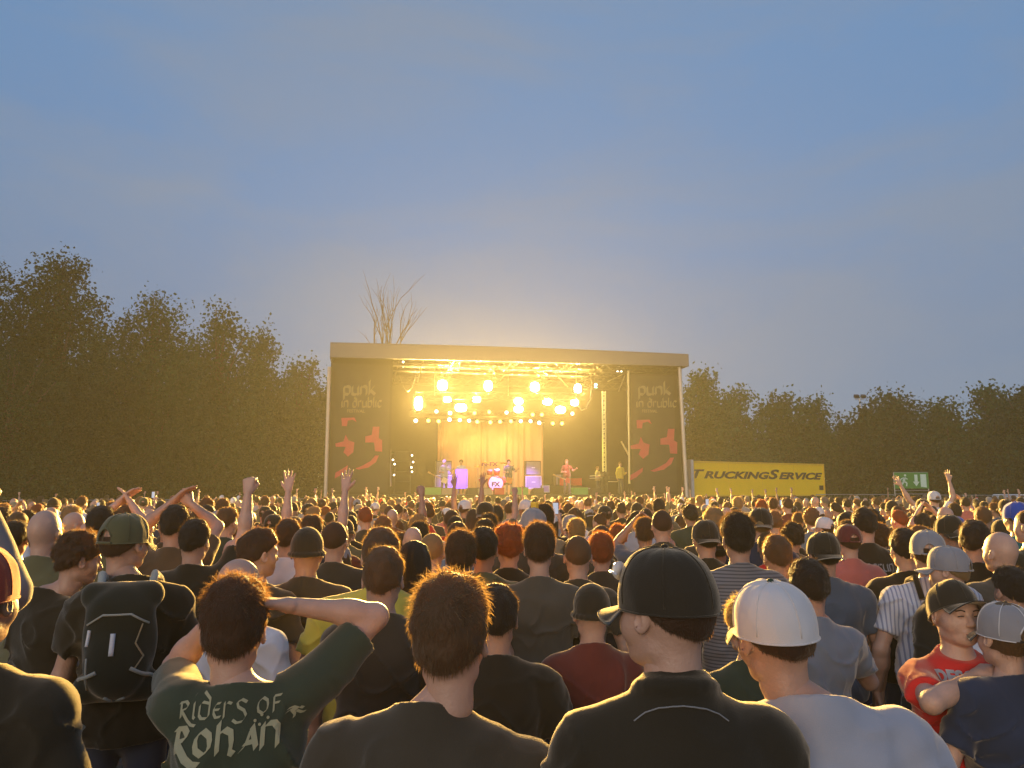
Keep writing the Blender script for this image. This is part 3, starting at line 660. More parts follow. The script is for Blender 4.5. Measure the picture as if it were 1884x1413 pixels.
# ------------------------------------------------------------------ yellow trailer
YEL = pmat('yellow_tarpaulin', (.95, .62, .012), .45, 0, .08, 1.2, .3, 3); DK = pmat('dark_lettering', (.035, .03, .02), .5); RUB = pmat('rubber', (.02, .02, .02), .8)
A = P(1277, 905, 46.0); B = P(1517, 905, 51.0); A.z = B.z = 0; dv = (B-A); LEN = dv.length; ang = math.atan2(dv.y, dv.x)
tr_ = thing('semi_trailer', 'yellow box trailer lettered in dark italics parked right of the stage', 'trailer', A, ang)
z0, z1 = 1.80, 3.86
m = MB(); m.box((LEN/2, 1.25, (z0+z1)/2), (LEN, 2.5, z1-z0)); m.build('box_body', YEL, tr_)
m = MB()
for zz in (z0+.03, z1-.03): m.box((LEN/2, -.015, zz), (LEN+.06, .05, .09))
for xx in (.0, LEN): m.box((xx, -.018, (z0+z1)/2), (.08, .05, z1-z0+.02))
for i in range(1, 4): m.box((LEN*i/4, -.004, (z0+z1)/2), (.02, .012, z1-z0-.2))
m.build('edge_frame', pmat('yellow_rail', (.78, .48, .04), .45), tr_)
m = MB(); m.box((LEN/2, 1.25, 1.45), (LEN, .9, .25)); m.box((LEN*.5, .1, 1.15), (LEN*.4, .06, .5)); m.build('chassis', M_BLACK, tr_)
for xx in (LEN*.62, LEN*.76, LEN*.90):
    w_ = MB(); w_.lathe([(.50, -.15), (.55, -.1), (.55, .1), (.50, .15)], (xx, .3, .55), 24, Matrix.Rotation(math.pi/2, 3, 'X')); wo = w_.build('wheel', RUB, tr_, True)
    w_ = MB(); w_.lathe([(.28, -.02), (.25, .02), (.1, .05)], (xx, .13, .55), 18, Matrix.Rotation(math.pi/2, 3, 'X')); w_.build('rim', M_STEEL, wo, True)
m = MB(); m.box((-.12, 1.2, 2.6), (.2, 2.5, 2.7)); m.build('headboard', pmat('pale_headboard', (.55, .56, .58), .5), tr_)
for yy in (.4, 2.1): m = MB(); m.box((.42, yy, .9), (.12, .12, 1.4)); m.box((.42, yy, .1), (.4, .3, .1)); m.build('landing_leg', M_STEEL, tr_)
m = MB(); m.box((LEN-.28, -.012, z0+.52), (.36, .02, .30)); m.build('square_emblem', DK, tr_)
def text_mesh(s, size, bold=.0, shear=0, ext=.004, font=None, spacing=1.0, align='LEFT'):
    c = bpy.data.curves.new('t', 'FONT'); c.body = s; c.size = size; c.offset = bold; c.shear = shear; c.extrude = ext; c.space_character = spacing; c.align_x = align; c.resolution_u = 3
    if font: c.font = font
    o = bpy.data.objects.new('t', c); SC.collection.objects.link(o); bpy.context.view_layer.update()
    me = bpy.data.meshes.new_from_object(o.evaluated_get(bpy.context.evaluated_depsgraph_get())); bpy.data.objects.remove(o); bpy.data.curves.remove(c)
    V = np.empty(len(me.vertices)*3, np.float32); me.vertices.foreach_get('co', V); return me, V.reshape(-1, 3)
def set_co(me, V): me.vertices.foreach_set('co', np.asarray(V, np.float32).ravel()); me.update()
# words: big initials, small capitals
segs = [('T', 1), ('RUCKING', .80), ('S', 1.12), ('ERVICE', .80)]; xw = 0; MS = []
for s_, k_ in segs:
    me, V = text_mesh(s_, 1.0*k_, .035, .28, .01); V = V.copy(); wd = V[:, 0].max()-V[:, 0].min(); V[:, 0] += xw-V[:, 0].min(); MS.append((me, V)); xw += wd*.985-.02
x0_, x1_ = -.15, LEN-.22; kx = (x1_-x0_)/xw
let = None
for i, (me, V) in enumerate(MS):
    W_ = np.stack([x0_+V[:, 0]*kx, -.008-V[:, 2]*.6, z0+1.07+V[:, 1]*.72], 1); set_co(me, W_); me.name = 'lettering'
    if let is None: let = obj('lettering', me, tr_, DK)
    else: obj('lettering', me, tr_, DK)
# ------------------------------------------------------------------ exit sign on a fence frame
GRN = pmat('exit_green', (.05, .24, .05), .5); SG = pmat('sign_white', (.55, .75, .62), .5)
c0 = P(1677, 884, 40); SX, SZ = 62/FPX*40, 29/FPX*40
sg = thing('exit_sign', 'green emergency exit sign with running man, arrow and door on a frame', 'sign', (c0.x, 40, 0), .0)
zc = c0.z; m = MB(); m.box((0, 0, zc), (SX, .04, SZ)); m.build('panel', GRN, sg)
m = MB()
for s_ in (-1, 1): m.tube([(s_*SX/2, .05, 0), (s_*(SX/2-.0), .05, zc+SZ/2)], .025, 8)
for zz in (zc-SZ/2-.10, zc-SZ/2-.28, zc-SZ/2-.46, zc+SZ/2): m.tube([(-SX/2, .05, zz), (SX/2, .05, zz)], .018, 6)
m.build('frame', M_STEEL, sg)
def poly_sheet(mb, pts, y, k=1, ox=0, oz=0):
    mb.add([(ox+p[0]*k, y, oz+p[1]*k) for p in pts], [tuple(range(len(pts)))])
m = MB(); y_ = -.024
def bar(mb, a, b, w, y=y_):
    a, b = Vector((a[0], 0, a[1])), Vector((b[0], 0, b[1])); d = (b-a).normalized(); n = Vector((-d.z, 0, d.x))*w/2
    mb.add([(*(q.x, y, q.z),) for q in (a-n, b-n, b+n, a+n)], [(0, 1, 2, 3)])
ox = -SX*.22
for a_, b_, w_ in (((ox+.02, zc+.15), (ox-.03, zc-.05), .13), ((ox-.03, zc-.05), (ox+.13, zc-.12), .08), ((ox+.13, zc-.12), (ox+.10, zc-.30), .07), ((ox-.03, zc-.05), (ox-.12, zc-.20), .08), ((ox-.12, zc-.20), (ox-.24, zc-.24), .06),
                   ((ox+.04, zc+.15), (ox+.17, zc+.06), .055), ((ox, zc+.15), (ox-.16, zc+.08), .055), ((ox-.16, zc+.08), (ox-.2, zc-.02), .05)): bar(m, a_, b_, w_)
poly_sheet(m, [(math.cos(a)*.06, math.sin(a)*.06) for a in np.linspace(0, 6.28, 12, False)], y_, 1, ox+.06, zc+.26); m.build('running_man', SG, sg)
m = MB(); ax_ = SX*.13; bar(m, (ax_, zc+.30), (ax_, zc-.08), .16); m.add([(ax_-.17, y_, zc-.06), (ax_, y_, zc-.30), (ax_+.17, y_, zc-.06)], [(0, 1, 2)]); m.build('arrow', SG, sg)
m = MB(); ax_ = SX*.35; m.add([(ax_-.16, y_, zc+.32), (ax_-.16, y_, zc-.32), (ax_+.14, y_, zc-.36), (ax_+.14, y_, zc+.32)], [(0, 1, 2, 3)]); m.build('door_symbol', SG, sg)
# ------------------------------------------------------------------ floodlight mast
b = P(1583, 760, 67); t = thing('floodlight_mast', 'thin mast with a pair of unlit floodlights above the right trees', 'floodlight', (b.x, 67, 0))
top = P(1583, 729, 67).z; m = MB(); m.tube([(0, 0, 0), (0, 0, top-.2)], [.12, .07], 8); m.build('mast', M_STEEL, t)
m = MB(); m.tube([(-.42, 0, top-.25), (.42, 0, top-.25)], .04, 6); m.build('crossbar', M_STEEL, t)
for s_ in (-.3, .3):
    m = MB(); m.box((s_, -.1, top-.02), (.38, .28, .26), Matrix.Rotation(.5, 3, 'X')); m.build('lamp_head', M_BLACK, t)
# ------------------------------------------------------------------ fences
def fence(label, pa, pb, Ya, Yb, h, n, mesh=True, col=M_STEEL):
    a, b = P(pa, 905, Ya), P(pb, 905, Yb); a.z = b.z = 0; d = b-a; L_ = d.length; t = thing('fence', label, 'fence', a, math.atan2(d.y, d.x)); w = L_/n
    for i in range(n):
        f = MB(); x0, x1 = i*w+.04, (i+1)*w-.04
        f.tube([(x0, 0, .1), (x0, 0, h), (x1, 0, h), (x1, 0, .1)], .022, 6, closed=True); fo = f.build('fence_panel', col, t)
        if mesh:
            f = MB(); k_ = int(w/.16)
            for j in range(1, k_): f.tube([(x0+(x1-x0)*j/k_, 0, .12), (x0+(x1-x0)*j/k_, 0, h)], .004, 3, False)
            for j in range(1, 7): f.tube([(x0, 0, .1+(h-.1)*j/7), (x1, 0, .1+(h-.1)*j/7)], .004, 3, False)
            f.build('wire', col, fo)
    for i in range(n+1):
        f = MB(); f.box((i*w, 0, .07), (.22, .6, .14)); f.build('foot', pmat('concrete_foot', (.3, .3, .28)) if i == 0 and 'concrete_foot' not in bpy.data.materials else bpy.data.materials['concrete_foot'], t)
    return t
fence('steel mesh fence along the foot of the left wood', -40, 600, 27, 37, 1.72, 8)
fence('steel mesh fence between the yellow trailer and the exit sign', 1500, 1645, 44, 42, 1.9, 2)
fence('steel mesh fence right of the exit sign', 1712, 2000, 40, 33, 1.88, 4)
# banner strip on the left fence
t = thing('fence_banner', 'pale blue and white banner strip hanging on the fence left of the stage', 'banner', (P(497, 905, 35).x, 35, 0), .1)
m = MB(); w_ = 60/FPX*35; m.box((0, -.05, 1.62), (w_, .02, .38)); m.build('cloth', pmat('pale_blue', (.30, .40, .45), .7), t)
m = MB(); m.box((0, -.062, 1.70), (w_, .01, .05)); m.build('white_stripe', M_WHITE, t)
# white van roof seen over the heads at the far right
a = P(1893, 905, 42); t = thing('van', 'white van whose roof shows over the heads at the right edge', 'van', (a.x, 42, 0), .05)
prof = [(-2.6, .35), (-2.6, 1.95), (-2.45, 2.02), (1.1, 2.02), (1.4, 1.9), (1.95, 1.25), (2.6, 1.05), (2.7, .8), (2.7, .35)]
m = MB(); m.prism([(x*.55, z*.95) for x, z in prof], -.95, .95); m.build('body', M_WHITE, t)
m = MB(); m.box((.55, -.96, 1.45), (.5, .02, .4)); m.build('side_window', M_BLACK, t)
for xx in (-.85, .95):
    w_ = MB(); w_.lathe([(.28, -.1), (.33, 0), (.28, .1)], (xx, -.9, .33), 18, Matrix.Rotation(math.pi/2, 3, 'X')); w_.build('wheel', RUB, t, True)
# ------------------------------------------------------------------ the stage, in its own frame
SL_, SR_ = P(599, 905, 39.6), P(1271, 905, 43.4)
SC0 = (SL_+SR_)/2; SC0.z = 0; sd = SR_-SL_; SANG = math.atan2(sd.y, sd.x); SW = math.hypot(sd.x, sd.y)
SM = Matrix.Translation(SC0) @ Matrix.Rotation(SANG, 4, 'Z'); SMI = SM.inverted()
def SLp(px, py, ly):
    """stage-local point where the pixel's ray meets the plane y = ly"""
    o = SMI @ Vector((0, 0, CAM_H)); d = SMI.to_3x3() @ ray(px, py); return o+d*((ly-o.y)/d.y)
def sthing(name, label, cat, p=(0, 0, 0), rz=0, group=None):
    w = SM @ Vector(p); return thing(name, label, cat, w, SANG+rz, group)
H2 = SW/2; FASC = pmat('roof_fascia', (.17, .16, .15), .6, 0, .06, .8, .2, 2); TARP = pmat('roof_tarpaulin', (.30, .295, .29), .6)
BLK = pmat('black_drape', (.02, .018, .015), .95, 0, .25, 1.2, .6, 6); DECK = pmat('stage_deck', (.05, .045, .04), .5, 0, .3, 3)
st = sthing('stage', 'open air festival stage with flat pale roof and black side wings', 'stage')
tl, tr2 = SLp(601, 630, -.3), SLp(1271, 652, -.3); bl, br2 = SLp(601, 657, -.3), SLp(1271, 674, -.3)
zt, zb = (tl.z+tr2.z)/2, (bl.z+br2.z)/2; DZ = 1.90; DEP = 10.0
def slab(mb, x0, x1, y0, y1, z0, z1): return mb.box(((x0+x1)/2, (y0+y1)/2, (z0+z1)/2), (x1-x0, y1-y0, z1-z0))
# roof: fascia ring, membrane slightly vaulted
m = MB(); m.add([(-H2, -.3, bl.z), (H2, -.3, br2.z), (H2, -.3, tr2.z), (0, -.3, (tl.z+tr2.z)/2+.06), (-H2, -.3, tl.z), (-H2, -.24, bl.z), (H2, -.24, br2.z), (H2, -.24, tr2.z), (0, -.24, (tl.z+tr2.z)/2+.06), (-H2, -.24, tl.z)],
                [(0, 1, 2, 3, 4), (9, 8, 7, 6, 5), (0, 5, 6, 1), (4, 3, 8, 9), (3, 2, 7, 8), (0, 4, 9, 5), (1, 6, 7, 2)])
slab(m, -H2, -H2+.06, -.24, DEP, bl.z, tl.z); slab(m, H2-.06, H2, -.24, DEP, br2.z, tr2.z-.02)
m.build('fascia', FASC, st)
m = MB(); nx_, ny_ = 12, 6; Vv = [(-H2+2*H2*i/nx_, -.28+(DEP+.28)*j/ny_, tl.z+(tr2.z-tl.z)*i/nx_+.02+.22*math.sin(math.pi*i/nx_)*math.sin(.3+2.5*j/ny_)) for j in range(ny_+1) for i in range(nx_+1)]
m.add(Vv, [(j*(nx_+1)+i, j*(nx_+1)+i+1, (j+1)*(nx_+1)+i+1, (j+1)*(nx_+1)+i) for j in range(ny_) for i in range(nx_)]); m.build('roof_membrane', TARP, st, True)
m = MB(); slab(m, -H2+.1, H2-.1, -.2, DEP-.1, tr2.z-.20, tr2.z-.17); m.build('added_dark_ceiling', BLK, st)  # black sheet added under the membrane to keep the lamp-lit ceiling dark
# deck
m = MB(); slab(m, -H2+.4, H2-.4, .2, DEP-.2, DZ-.18, DZ); m.build('deck', DECK, st)
m = MB(); slab(m, -H2+.4, H2-.4, .12, .2, 0, DZ-.02); m.build('deck_skirt', BLK, st)
# posts
GP = pmat('pale_post', (.55, .50, .42), .5, .2, .1)
for px_, pb_, n_, r_ in ((606, 599, 'post', .09), (1250, 1263, 'post', .10)):
    a, b = SLp(px_, 675, .0), SLp(pb_, 905, .0); b = b+(b-a)*.08; q = b+(b-a)*((b.z)/(a.z-b.z)); q.z = 0
    m = MB(); m.tube([q, a], r_, 10); m.build(n_, GP, st)
a, b = SLp(1156, 682, .6), SLp(1158, 890, .6); m = MB(); m.tube([b, a], .06, 8); m.tube([SLp(1143, 812, .6), SLp(1157, 838, .6)], .05, 6); m.build('inner_post', pmat('yellow_pole', (.60, .52, .25), .4, .3), st)  # yellow is the pole's own base colour
m = MB(); m.tube([SLp(718, 895, .6), SLp(716, 725, .6), SLp(716, 668, .6)], .06, 8); m.build('inner_post', GP, st)
# walls
m = MB(); slab(m, -H2+.1, -H2+.16, .5, DEP, 0, tr2.z-.21); m.build('side_wall', BLK, st)
m = MB(); slab(m, H2-.16, H2-.1, .5, DEP, 0, tr2.z-.21); m.build('side_wall', BLK, st)
m = MB(); slab(m, -H2+.16, H2-.16, DEP-.06, DEP, 0, tr2.z-.21); m.build('back_wall', BLK, st)
# wings: dark gauze either side of the opening
x1_ = SLp(722, 700, .5).x; x2_ = SLp(1152, 700, .5).x; xo = SLp(1243, 700, .5).x
m = MB(); slab(m, -H2+.2, x1_, .5, .56, 0, zb+.12); m.build('wing_cloth', BLK, st)
m = MB(); slab(m, x2_+.1, xo+.3, .7, .76, 0, zb); m.build('wing_cloth', BLK, st)
# roof trusses (one part each) : chords with zigzag
TRM = pmat('truss_metal', (.05, .045, .035), .55, .3, .1)
def truss(mb, a, b, s=.4, n=None, r=.028, zig=.016):
    a, b = Vector(a), Vector(b); d = (b-a).normalized(); up = Vector((0, 0, 1)) if abs(d.z) < .8 else Vector((0, 1, 0)); side = d.cross(up).normalized()*s/2; up = side.cross(d).normalized()*s/2
    C = [side+up, side-up, -side-up, -side+up]; n = n or max(2, int((b-a).length/s/1.2))
    for c in C: mb.tube([a+c, b+c], r, 6)
    for i in range(n):
        p, q = a+(b-a)*i/n, a+(b-a)*(i+1)/n
        for k in range(4): mb.tube([p+C[k], q+C[(k+1) % 4]] if i % 2 else [p+C[(k+1) % 4], q+C[k]], zig, 4, False)
for ly, pz in ((.8, 673), (1.6, 682), (4.6, 705)):
    z_ = SLp(935, pz, ly).z; m = MB(); truss(m, (-H2+.6, ly, z_), (H2-.6, ly, z_-.0), .42); m.build('roof_truss', TRM, st)
for xx in (-6.5, -3.2, 0, 3.2, 6.3):
    z_ = SLp(935, 668, 1.).z; m = MB(); truss(m, (xx, .5, z_+.1), (xx, DEP-.6, z_-.1), .36); m.build('roof_truss', TRM, st)
m = MB()
for (ax_, ay_, bx_, by_) in ((782, 640, 778, 668), (778, 668, 768, 703), (942, 668, 920, 700), (1002, 695, 960, 668), (1108, 674, 1070, 702), (1155, 684, 1118, 702), (1150, 690, 1138, 720), (1015, 680, 1045, 712)):
    m.tube([SLp(ax_, ay_, 1.2), SLp(bx_, by_, 1.6)], .035, 6)
m.build('roof_brace', pmat('roof_brace_metal', (.30, .27, .2), .5), st)
# lamp truss lines
LT = sthing('lamp_truss', 'flown aluminium truss carrying the bright blinders', 'truss'); m = MB()
truss(m, SLp(765, 728, 4), SLp(1075, 730, 4), .4); m.build('front_span', TRM, LT)
m = MB(); truss(m, SLp(755, 762, 6), SLp(1050, 762, 6), .35); m.build('rear_span', TRM, LT)
m = MB()
for px_ in (800, 935, 1060): m.tube([SLp(px_, 728, 4), SLp(px_, 676, 4)], .015, 4)
m.build('chain_hoist', M_STEEL, LT)
m = MB(); m.tube([SLp(x, y, 3.5) for x, y in ((1086, 690), (1089, 705), (1086, 735), (1078, 752), (1070, 755), (1062, 745))], .035, 8); m.build('hanging_cable', GP, LT, True)
t = sthing('cable_bundle', 'loose cables sagging under the stage roof', 'cable'); m = MB()
for x0, x1, y0, sag in ((760, 860, 684, 14), (860, 950, 680, 10), (990, 1090, 682, 16), (1075, 1150, 678, 22), (735, 765, 690, 30)):
    m.tube([SLp(x0+(x1-x0)*k/8, y0+sag*(1-((k-4)/4)**2), 2.2) for k in range(9)], .018, 5)
m.build('cable', M_BLACK, t, True)
# vertical ladder truss, the yellow light on it put into the metal colour
t = sthing('ladder_truss', 'narrow upright truss coloured for yellow light inside the right of the stage', 'truss'); m = MB()
truss(m, SLp(1112, 868, 1.9), SLp(1111, 720, 1.9), .16, 34, .022, .014); m.build('mast', pmat('yellow_light_tinted_truss', (.75, .70, .35), .35, .4), t)
m = MB(); truss(m, SLp(1112, 905, 1.9), SLp(1112, 869, 1.9), .3, 4, .025, .015); m.build('foot', TRM, t)
# right side frame racks and desk
t = sthing('equipment_rack', 'open metal equipment table at the right wing of the stage', 'rack'); m = MB()
for a_, b_ in (((1118, 886), (1140, 886)), ((1140, 886), (1140, 905)), ((1118, 886), (1118, 905)), ((1085, 876), (1108, 874)), ((1085, 880), (1108, 879))): m.tube([SLp(*a_, 2.2), SLp(*b_, 2.2)], .025, 6)
m.build('frame', GP, t); m = MB(); c = SLp(1128, 879, 2.3); m.box(c, (.55, .4, .2)); m.build('mixing_desk', M_BLACK, t)
# drape
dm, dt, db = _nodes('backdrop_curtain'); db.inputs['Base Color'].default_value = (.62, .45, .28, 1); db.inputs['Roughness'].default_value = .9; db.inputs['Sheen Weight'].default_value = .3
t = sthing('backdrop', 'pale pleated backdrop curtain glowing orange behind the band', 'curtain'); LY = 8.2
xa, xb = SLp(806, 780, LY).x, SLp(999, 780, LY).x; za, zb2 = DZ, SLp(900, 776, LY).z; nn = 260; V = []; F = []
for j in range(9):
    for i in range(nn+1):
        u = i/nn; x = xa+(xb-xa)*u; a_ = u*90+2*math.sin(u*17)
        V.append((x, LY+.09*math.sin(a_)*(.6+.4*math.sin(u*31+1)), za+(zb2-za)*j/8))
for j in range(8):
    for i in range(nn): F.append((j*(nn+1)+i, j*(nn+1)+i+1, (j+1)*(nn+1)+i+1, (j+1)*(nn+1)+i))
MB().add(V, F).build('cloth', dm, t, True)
m = MB(); m.tube([(xa-.1, LY, zb2), (xb+.1, LY, zb2)], .04, 8); m.build('rail', M_STEEL, t)
me, V = text_mesh('N-FX', 1, .03); c = SLp(886, 857, LY-.15); k_ = 32/FPX*47/(V[:, 0].max()); set_co(me, np.stack([c.x+V[:, 0]*k_, c.y+V[:, 2], c.z+V[:, 1]*k_*.72], 1)); obj('lettering', me, t, pmat('purple_letters', (.16, .05, .20), .6))
# ------------------------------------------------------------------ wing banners with pen lettering
def pen(mb, polys, f, nib=(.10, .10), y=0):
    """broad nib strokes: f maps glyph coords to (x, z)"""
    for pl in polys:
        for a, b in zip(pl, pl[1:]):
            A_, B_ = f(a[0]-nib[0], a[1]-nib[1]), f(a[0]+nib[0], a[1]+nib[1]); C_, D_ = f(b[0]+nib[0], b[1]+nib[1]), f(b[0]-nib[0], b[1]-nib[1])
            mb.add([(A_[0], y, A_[1]), (B_[0], y, B_[1]), (C_[0], y, C_[1]), (D_[0], y, D_[1])], [(0, 1, 2, 3)])
GL = {'p': ([[(0, 1), (0, -.6)], [(0, .85), (.2, 1), (.45, 1), (.6, .85), (.6, .15), (.45, 0), (0, .1)]], .85), 'u': ([[(0, 1), (0, .15), (.15, 0), (.4, 0), (.6, .15)], [(.6, 1), (.6, .1), (.7, 0)]], .9),
 'n': ([[(0, 1), (0, 0)], [(0, .8), (.2, 1), (.45, 1), (.6, .8), (.6, 0)]], .9), 'k': ([[(0, 1.7), (0, 0)], [(.5, 1), (.1, .5), (.6, 0)]], .8), 'i': ([[(0, 1), (0, .1), (.1, 0)], [(0, 1.4), (.06, 1.5)]], .35),
 'd': ([[(.2, 1.6), (.6, 1.2), (.6, .15), (.45, 0), (.15, 0), (0, .2), (0, .8), (.15, 1), (.6, .9)]], .9), 'r': ([[(0, 1), (0, 0)], [(0, .75), (.2, 1), (.45, .9)]], .65), 'b': ([[(0, 1.6), (0, .1), (.15, 0), (.45, 0), (.6, .2), (.6, .8), (.45, 1), (.05, .85)]], .9),
 'l': ([[(0, 1.6), (0, .1), (.1, 0)]], .35), 'c': ([[(.55, .85), (.4, 1), (.15, 1), (0, .8), (0, .2), (.15, 0), (.4, 0), (.55, .15)]], .8), ' ': ([], .5),
 'o': ([[(.3, 1), (.05, .8), (0, .5), (.05, .2), (.3, 0), (.55, .2), (.6, .5), (.55, .8), (.3, 1)]], .9), 'e': ([[(.05, .5), (.45, .55)], [(.5, .85), (.3, 1), (.05, .75), (0, .5), (.05, .2), (.3, 0), (.55, .15)]], .8),
 's': ([[(.5, .85), (.3, 1), (.08, .85), (.1, .65), (.4, .42), (.5, .2), (.3, 0), (0, .1)]], .75), 'f': ([[(.05, 0), (.05, 1)], [(.05, 1), (.5, 1.05)], [(.05, .55), (.4, .6)]], .7),
 'h': ([[(0, 1.3), (0, 0)], [(0, .8), (.25, 1), (.5, .85), (.55, .4), (.5, 0), (.65, -.1)]], .9), 'a': ([[(0, .0), (.2, .2), (.4, .9), (.45, 1)], [(.42, 1), (.62, .05)], [(.15, .3), (.55, .35)]], .85),
 'R': ([[(.1, 1.05), (.1, .1)], [(0, 1.05), (.35, 1.1), (.5, .9), (.42, .68), (.1, .55)], [(.1, .58), (.5, -.1), (.75, -.35), (1.05, -.4)]], .85), 'S': ([[(.7, .9), (.4, 1.1), (.12, .95), (.2, .65), (.55, .4), (.7, .05), (.5, -.3), (.15, -.35), (-.1, -.15)]], .85),
 'E': ([[(.4, .95), (.15, .9), (0, .6), (0, .3), (.15, .05), (.45, .1)], [(0, .5), (.35, .55)]], .65)}
def write(mb, s, f, nib, y=0):
    x = 0; prev = None
    for ch in s:
        g, adv = GL[ch]; pen(mb, g, (lambda a, b, x=x: f(a+x, b)), nib, y); x += adv
    return x
def width(s): return sum(GL[c][1] for c in s)
PALE = pmat('banner_pale_ink', (.24, .21, .10), .8); REDINK = pmat('banner_red_ink', (.46, .035, .07), .8); BAN = pmat('banner_cloth', (.022, .020, .017), .8, 0, .45, .5, 1.0, 1.2)
def banner(label, xl, xr, ytop, ybot, dx, red):
    t = sthing('festival_banner', label, 'banner', (0, 0, 0), 0, 'tall printed banners on the stage wings'); ly = .35
    a, b = SLp(xl, ytop, ly), SLp(xr, ybot, ly); m = MB(); slab(m, a.x, b.x, ly, ly+.03, b.z, a.z); m.build('cloth', BAN, t)
    def line(s, x0, x1, y0, xh, slope, nib):
        p0 = SLp(x0, y0, ly-.012); W_ = width(s)-.2; kx = (SLp(x1, y0, ly).x-p0.x)/W_; kz = xh/FPX*41
        mm_ = MB(); write(mm_, s, lambda u, v: (p0.x+u*kx, p0.z+v*kz+slope*u*kx), nib, ly-.012); return mm_
    line('punk', 633+dx, 690+dx, 726, 15, .03, (.10, .16)).build('word_punk', PALE, t); line('in drublic', 629+dx, 702+dx, 749, 11, .03, (.09, .14)).build('words_in_drublic', PALE, t)
    me, V = text_mesh('FESTIVAL', 1, .02); c = SLp(638+dx, 758.5, ly-.012); k1 = 32/FPX*41/V[:, 0].max(); set_co(me, np.stack([c.x+V[:, 0]*k1, c.y+V[:, 2]*.3, c.z+V[:, 1]*k1*1.0], 1)); obj('word_festival', me, t, PALE)
    # abstract red shapes printed below the words (generic stand-in for the artwork)
    m = MB()
    sh = [[(628, 769), (652, 768), (656, 776), (648, 772), (640, 774), (638, 784), (629, 784)], [(617, 816), (632, 812), (636, 800), (641, 810), (652, 814), (650, 832), (640, 840), (632, 832), (636, 822), (618, 822)],
          [(672, 803), (684, 800), (686, 785), (698, 785), (697, 806), (703, 810), (703, 831), (690, 830), (688, 814), (672, 814)], [(690, 838), (697, 838), (692, 850), (678, 860), (660, 864), (654, 862), (668, 856), (682, 848)],
          [(624, 866), (640, 856), (639, 864), (628, 874), (616, 880), (617, 870)]]
    for s_ in sh:
        V_ = [tuple(SLp(x+dx, y+(4 if dx else 0), ly-.010)) for x, y in s_]; m.add([(p[0], ly-.010, p[2]) for p in V_], [tuple(range(len(V_)))])
    m.build('red_print', red, t); return t
banner('black banner with pale festival words and red print on the left stage wing', 609, 713, 668, 905, 0, REDINK)
banner('black banner with pale festival words and red print on the right stage wing', 1161, 1246, 690, 905, 543, REDINK)
# ------------------------------------------------------------------ blinders and small lamps
EM = emat('blinder_glow', (1, .90, .50), 60); EMG = {'amber': emat('amber_glow', (1, .62, .12), 5), 'teal': emat('teal_glow', (.25, .9, .65), 4), 'white': emat('white_glow', (1, .9, .7), 7)}
def nn_(i): return ['first', 'second', 'third', 'fourth', 'fifth', 'sixth', 'seventh', 'eighth', 'ninth', 'tenth', 'eleventh', 'twelfth', 'thirteenth', 'fourteenth', 'fifteenth', 'sixteenth', 'seventeenth', 'eighteenth', 'nineteenth', 'twentieth', '21st', '22nd', '23rd', '24th', '25th', '26th', '27th', '28th'][i]
BL = [(770, 742, .50, .86, 'upper'), (814, 709, .62, .66, 'upper'), (898, 710, .52, .66, 'upper'), (984, 712, .58, .62, 'upper'), (1063, 715, .48, .6, 'upper'), (823, 735, .5, .34, 'mid'), (877, 735, .5, .36, 'mid'), (848, 750, .72, .5, 'low'),
      (954, 738, .58, .42, 'mid'), (954, 753, .58, .42, 'low'), (1007, 739, .60, .42, 'mid'), (1031, 754, .66, .46, 'low'), (1057, 741, .50, .38, 'mid')]
BL.sort(); prefix = []
for i, (px_, py_, w_, h_, row) in enumerate(BL):
    ly = 4.3; p = SLp(px_, py_, ly); w_ *= .92; h_ *= .92
    t = sthing('blinder', 'dazzling yellow white blinder, %s from the left in the bright lamp cluster' % nn_(i), 'stage lamp', p, 0, 'bright blinders above the band')
    m = MB(); m.box((0, .12, 0), (w_+.08, .2, h_+.08)); m.build('housing', M_BLACK, t)
    m = MB(); m.tube([(-w_/2-.06, .1, 0), (-w_/2-.06, .1, h_/2+.15), (w_/2+.06, .1, h_/2+.15), (w_/2+.06, .1, 0)], .015, 6); m.build('yoke', M_BLACK, t)
    m = MB(); m.lathe([(.5, 0), (.48, .02)], (0, 0, 0), 28, Matrix.Rotation(math.pi/2, 3, 'X'))
    m.v = [(math.copysign(abs(v[0]*2)**.8, v[0])*w_/2, v[1]-.005, math.copysign(abs(v[2]*2)**.8, v[2])*h_/2) for v in m.v]
    m.build('lens', EM, t)
    l_ = bpy.data.lights.new('blinder_light', 'AREA'); l_.shape = 'RECTANGLE'; l_.size = w_; l_.size_y = h_; l_.spread = math.radians(72); l_.energy = 3000*(w_*h_)/.31; l_.color = (1, .62, .15)
    lo_ = bpy.data.objects.new('blinder_light', l_); SC.collection.objects.link(lo_); lo_.location = SM @ (p+Vector((0, -.06, 0))); lo_.rotation_euler = (Vector((0, 0, 3.5))-lo_.location).to_track_quat('-Z', 'Y').to_euler()
PA_ = [(765, 774, 'white'), (788, 774, 'amber'), (807, 775, 'amber'), (827, 772, 'white'), (846, 773, 'teal'), (863, 774, 'teal'), (878, 776, 'amber'), (902, 777, 'amber'), (920, 776, 'amber'), (803, 757, 'teal'), (828, 760, 'white'), (873, 760, 'amber'), (900, 758, 'amber'), (932, 759, 'teal'),
       (940, 775, 'amber'), (958, 775, 'teal'), (976, 775, 'teal'), (992, 778, 'white'), (1017, 779, 'amber'), (1034, 779, 'amber'), (997, 763, 'amber'), (980, 763, 'amber'), (1053, 761, 'teal'), (1096, 708, 'teal'), (1096, 714, 'teal')]
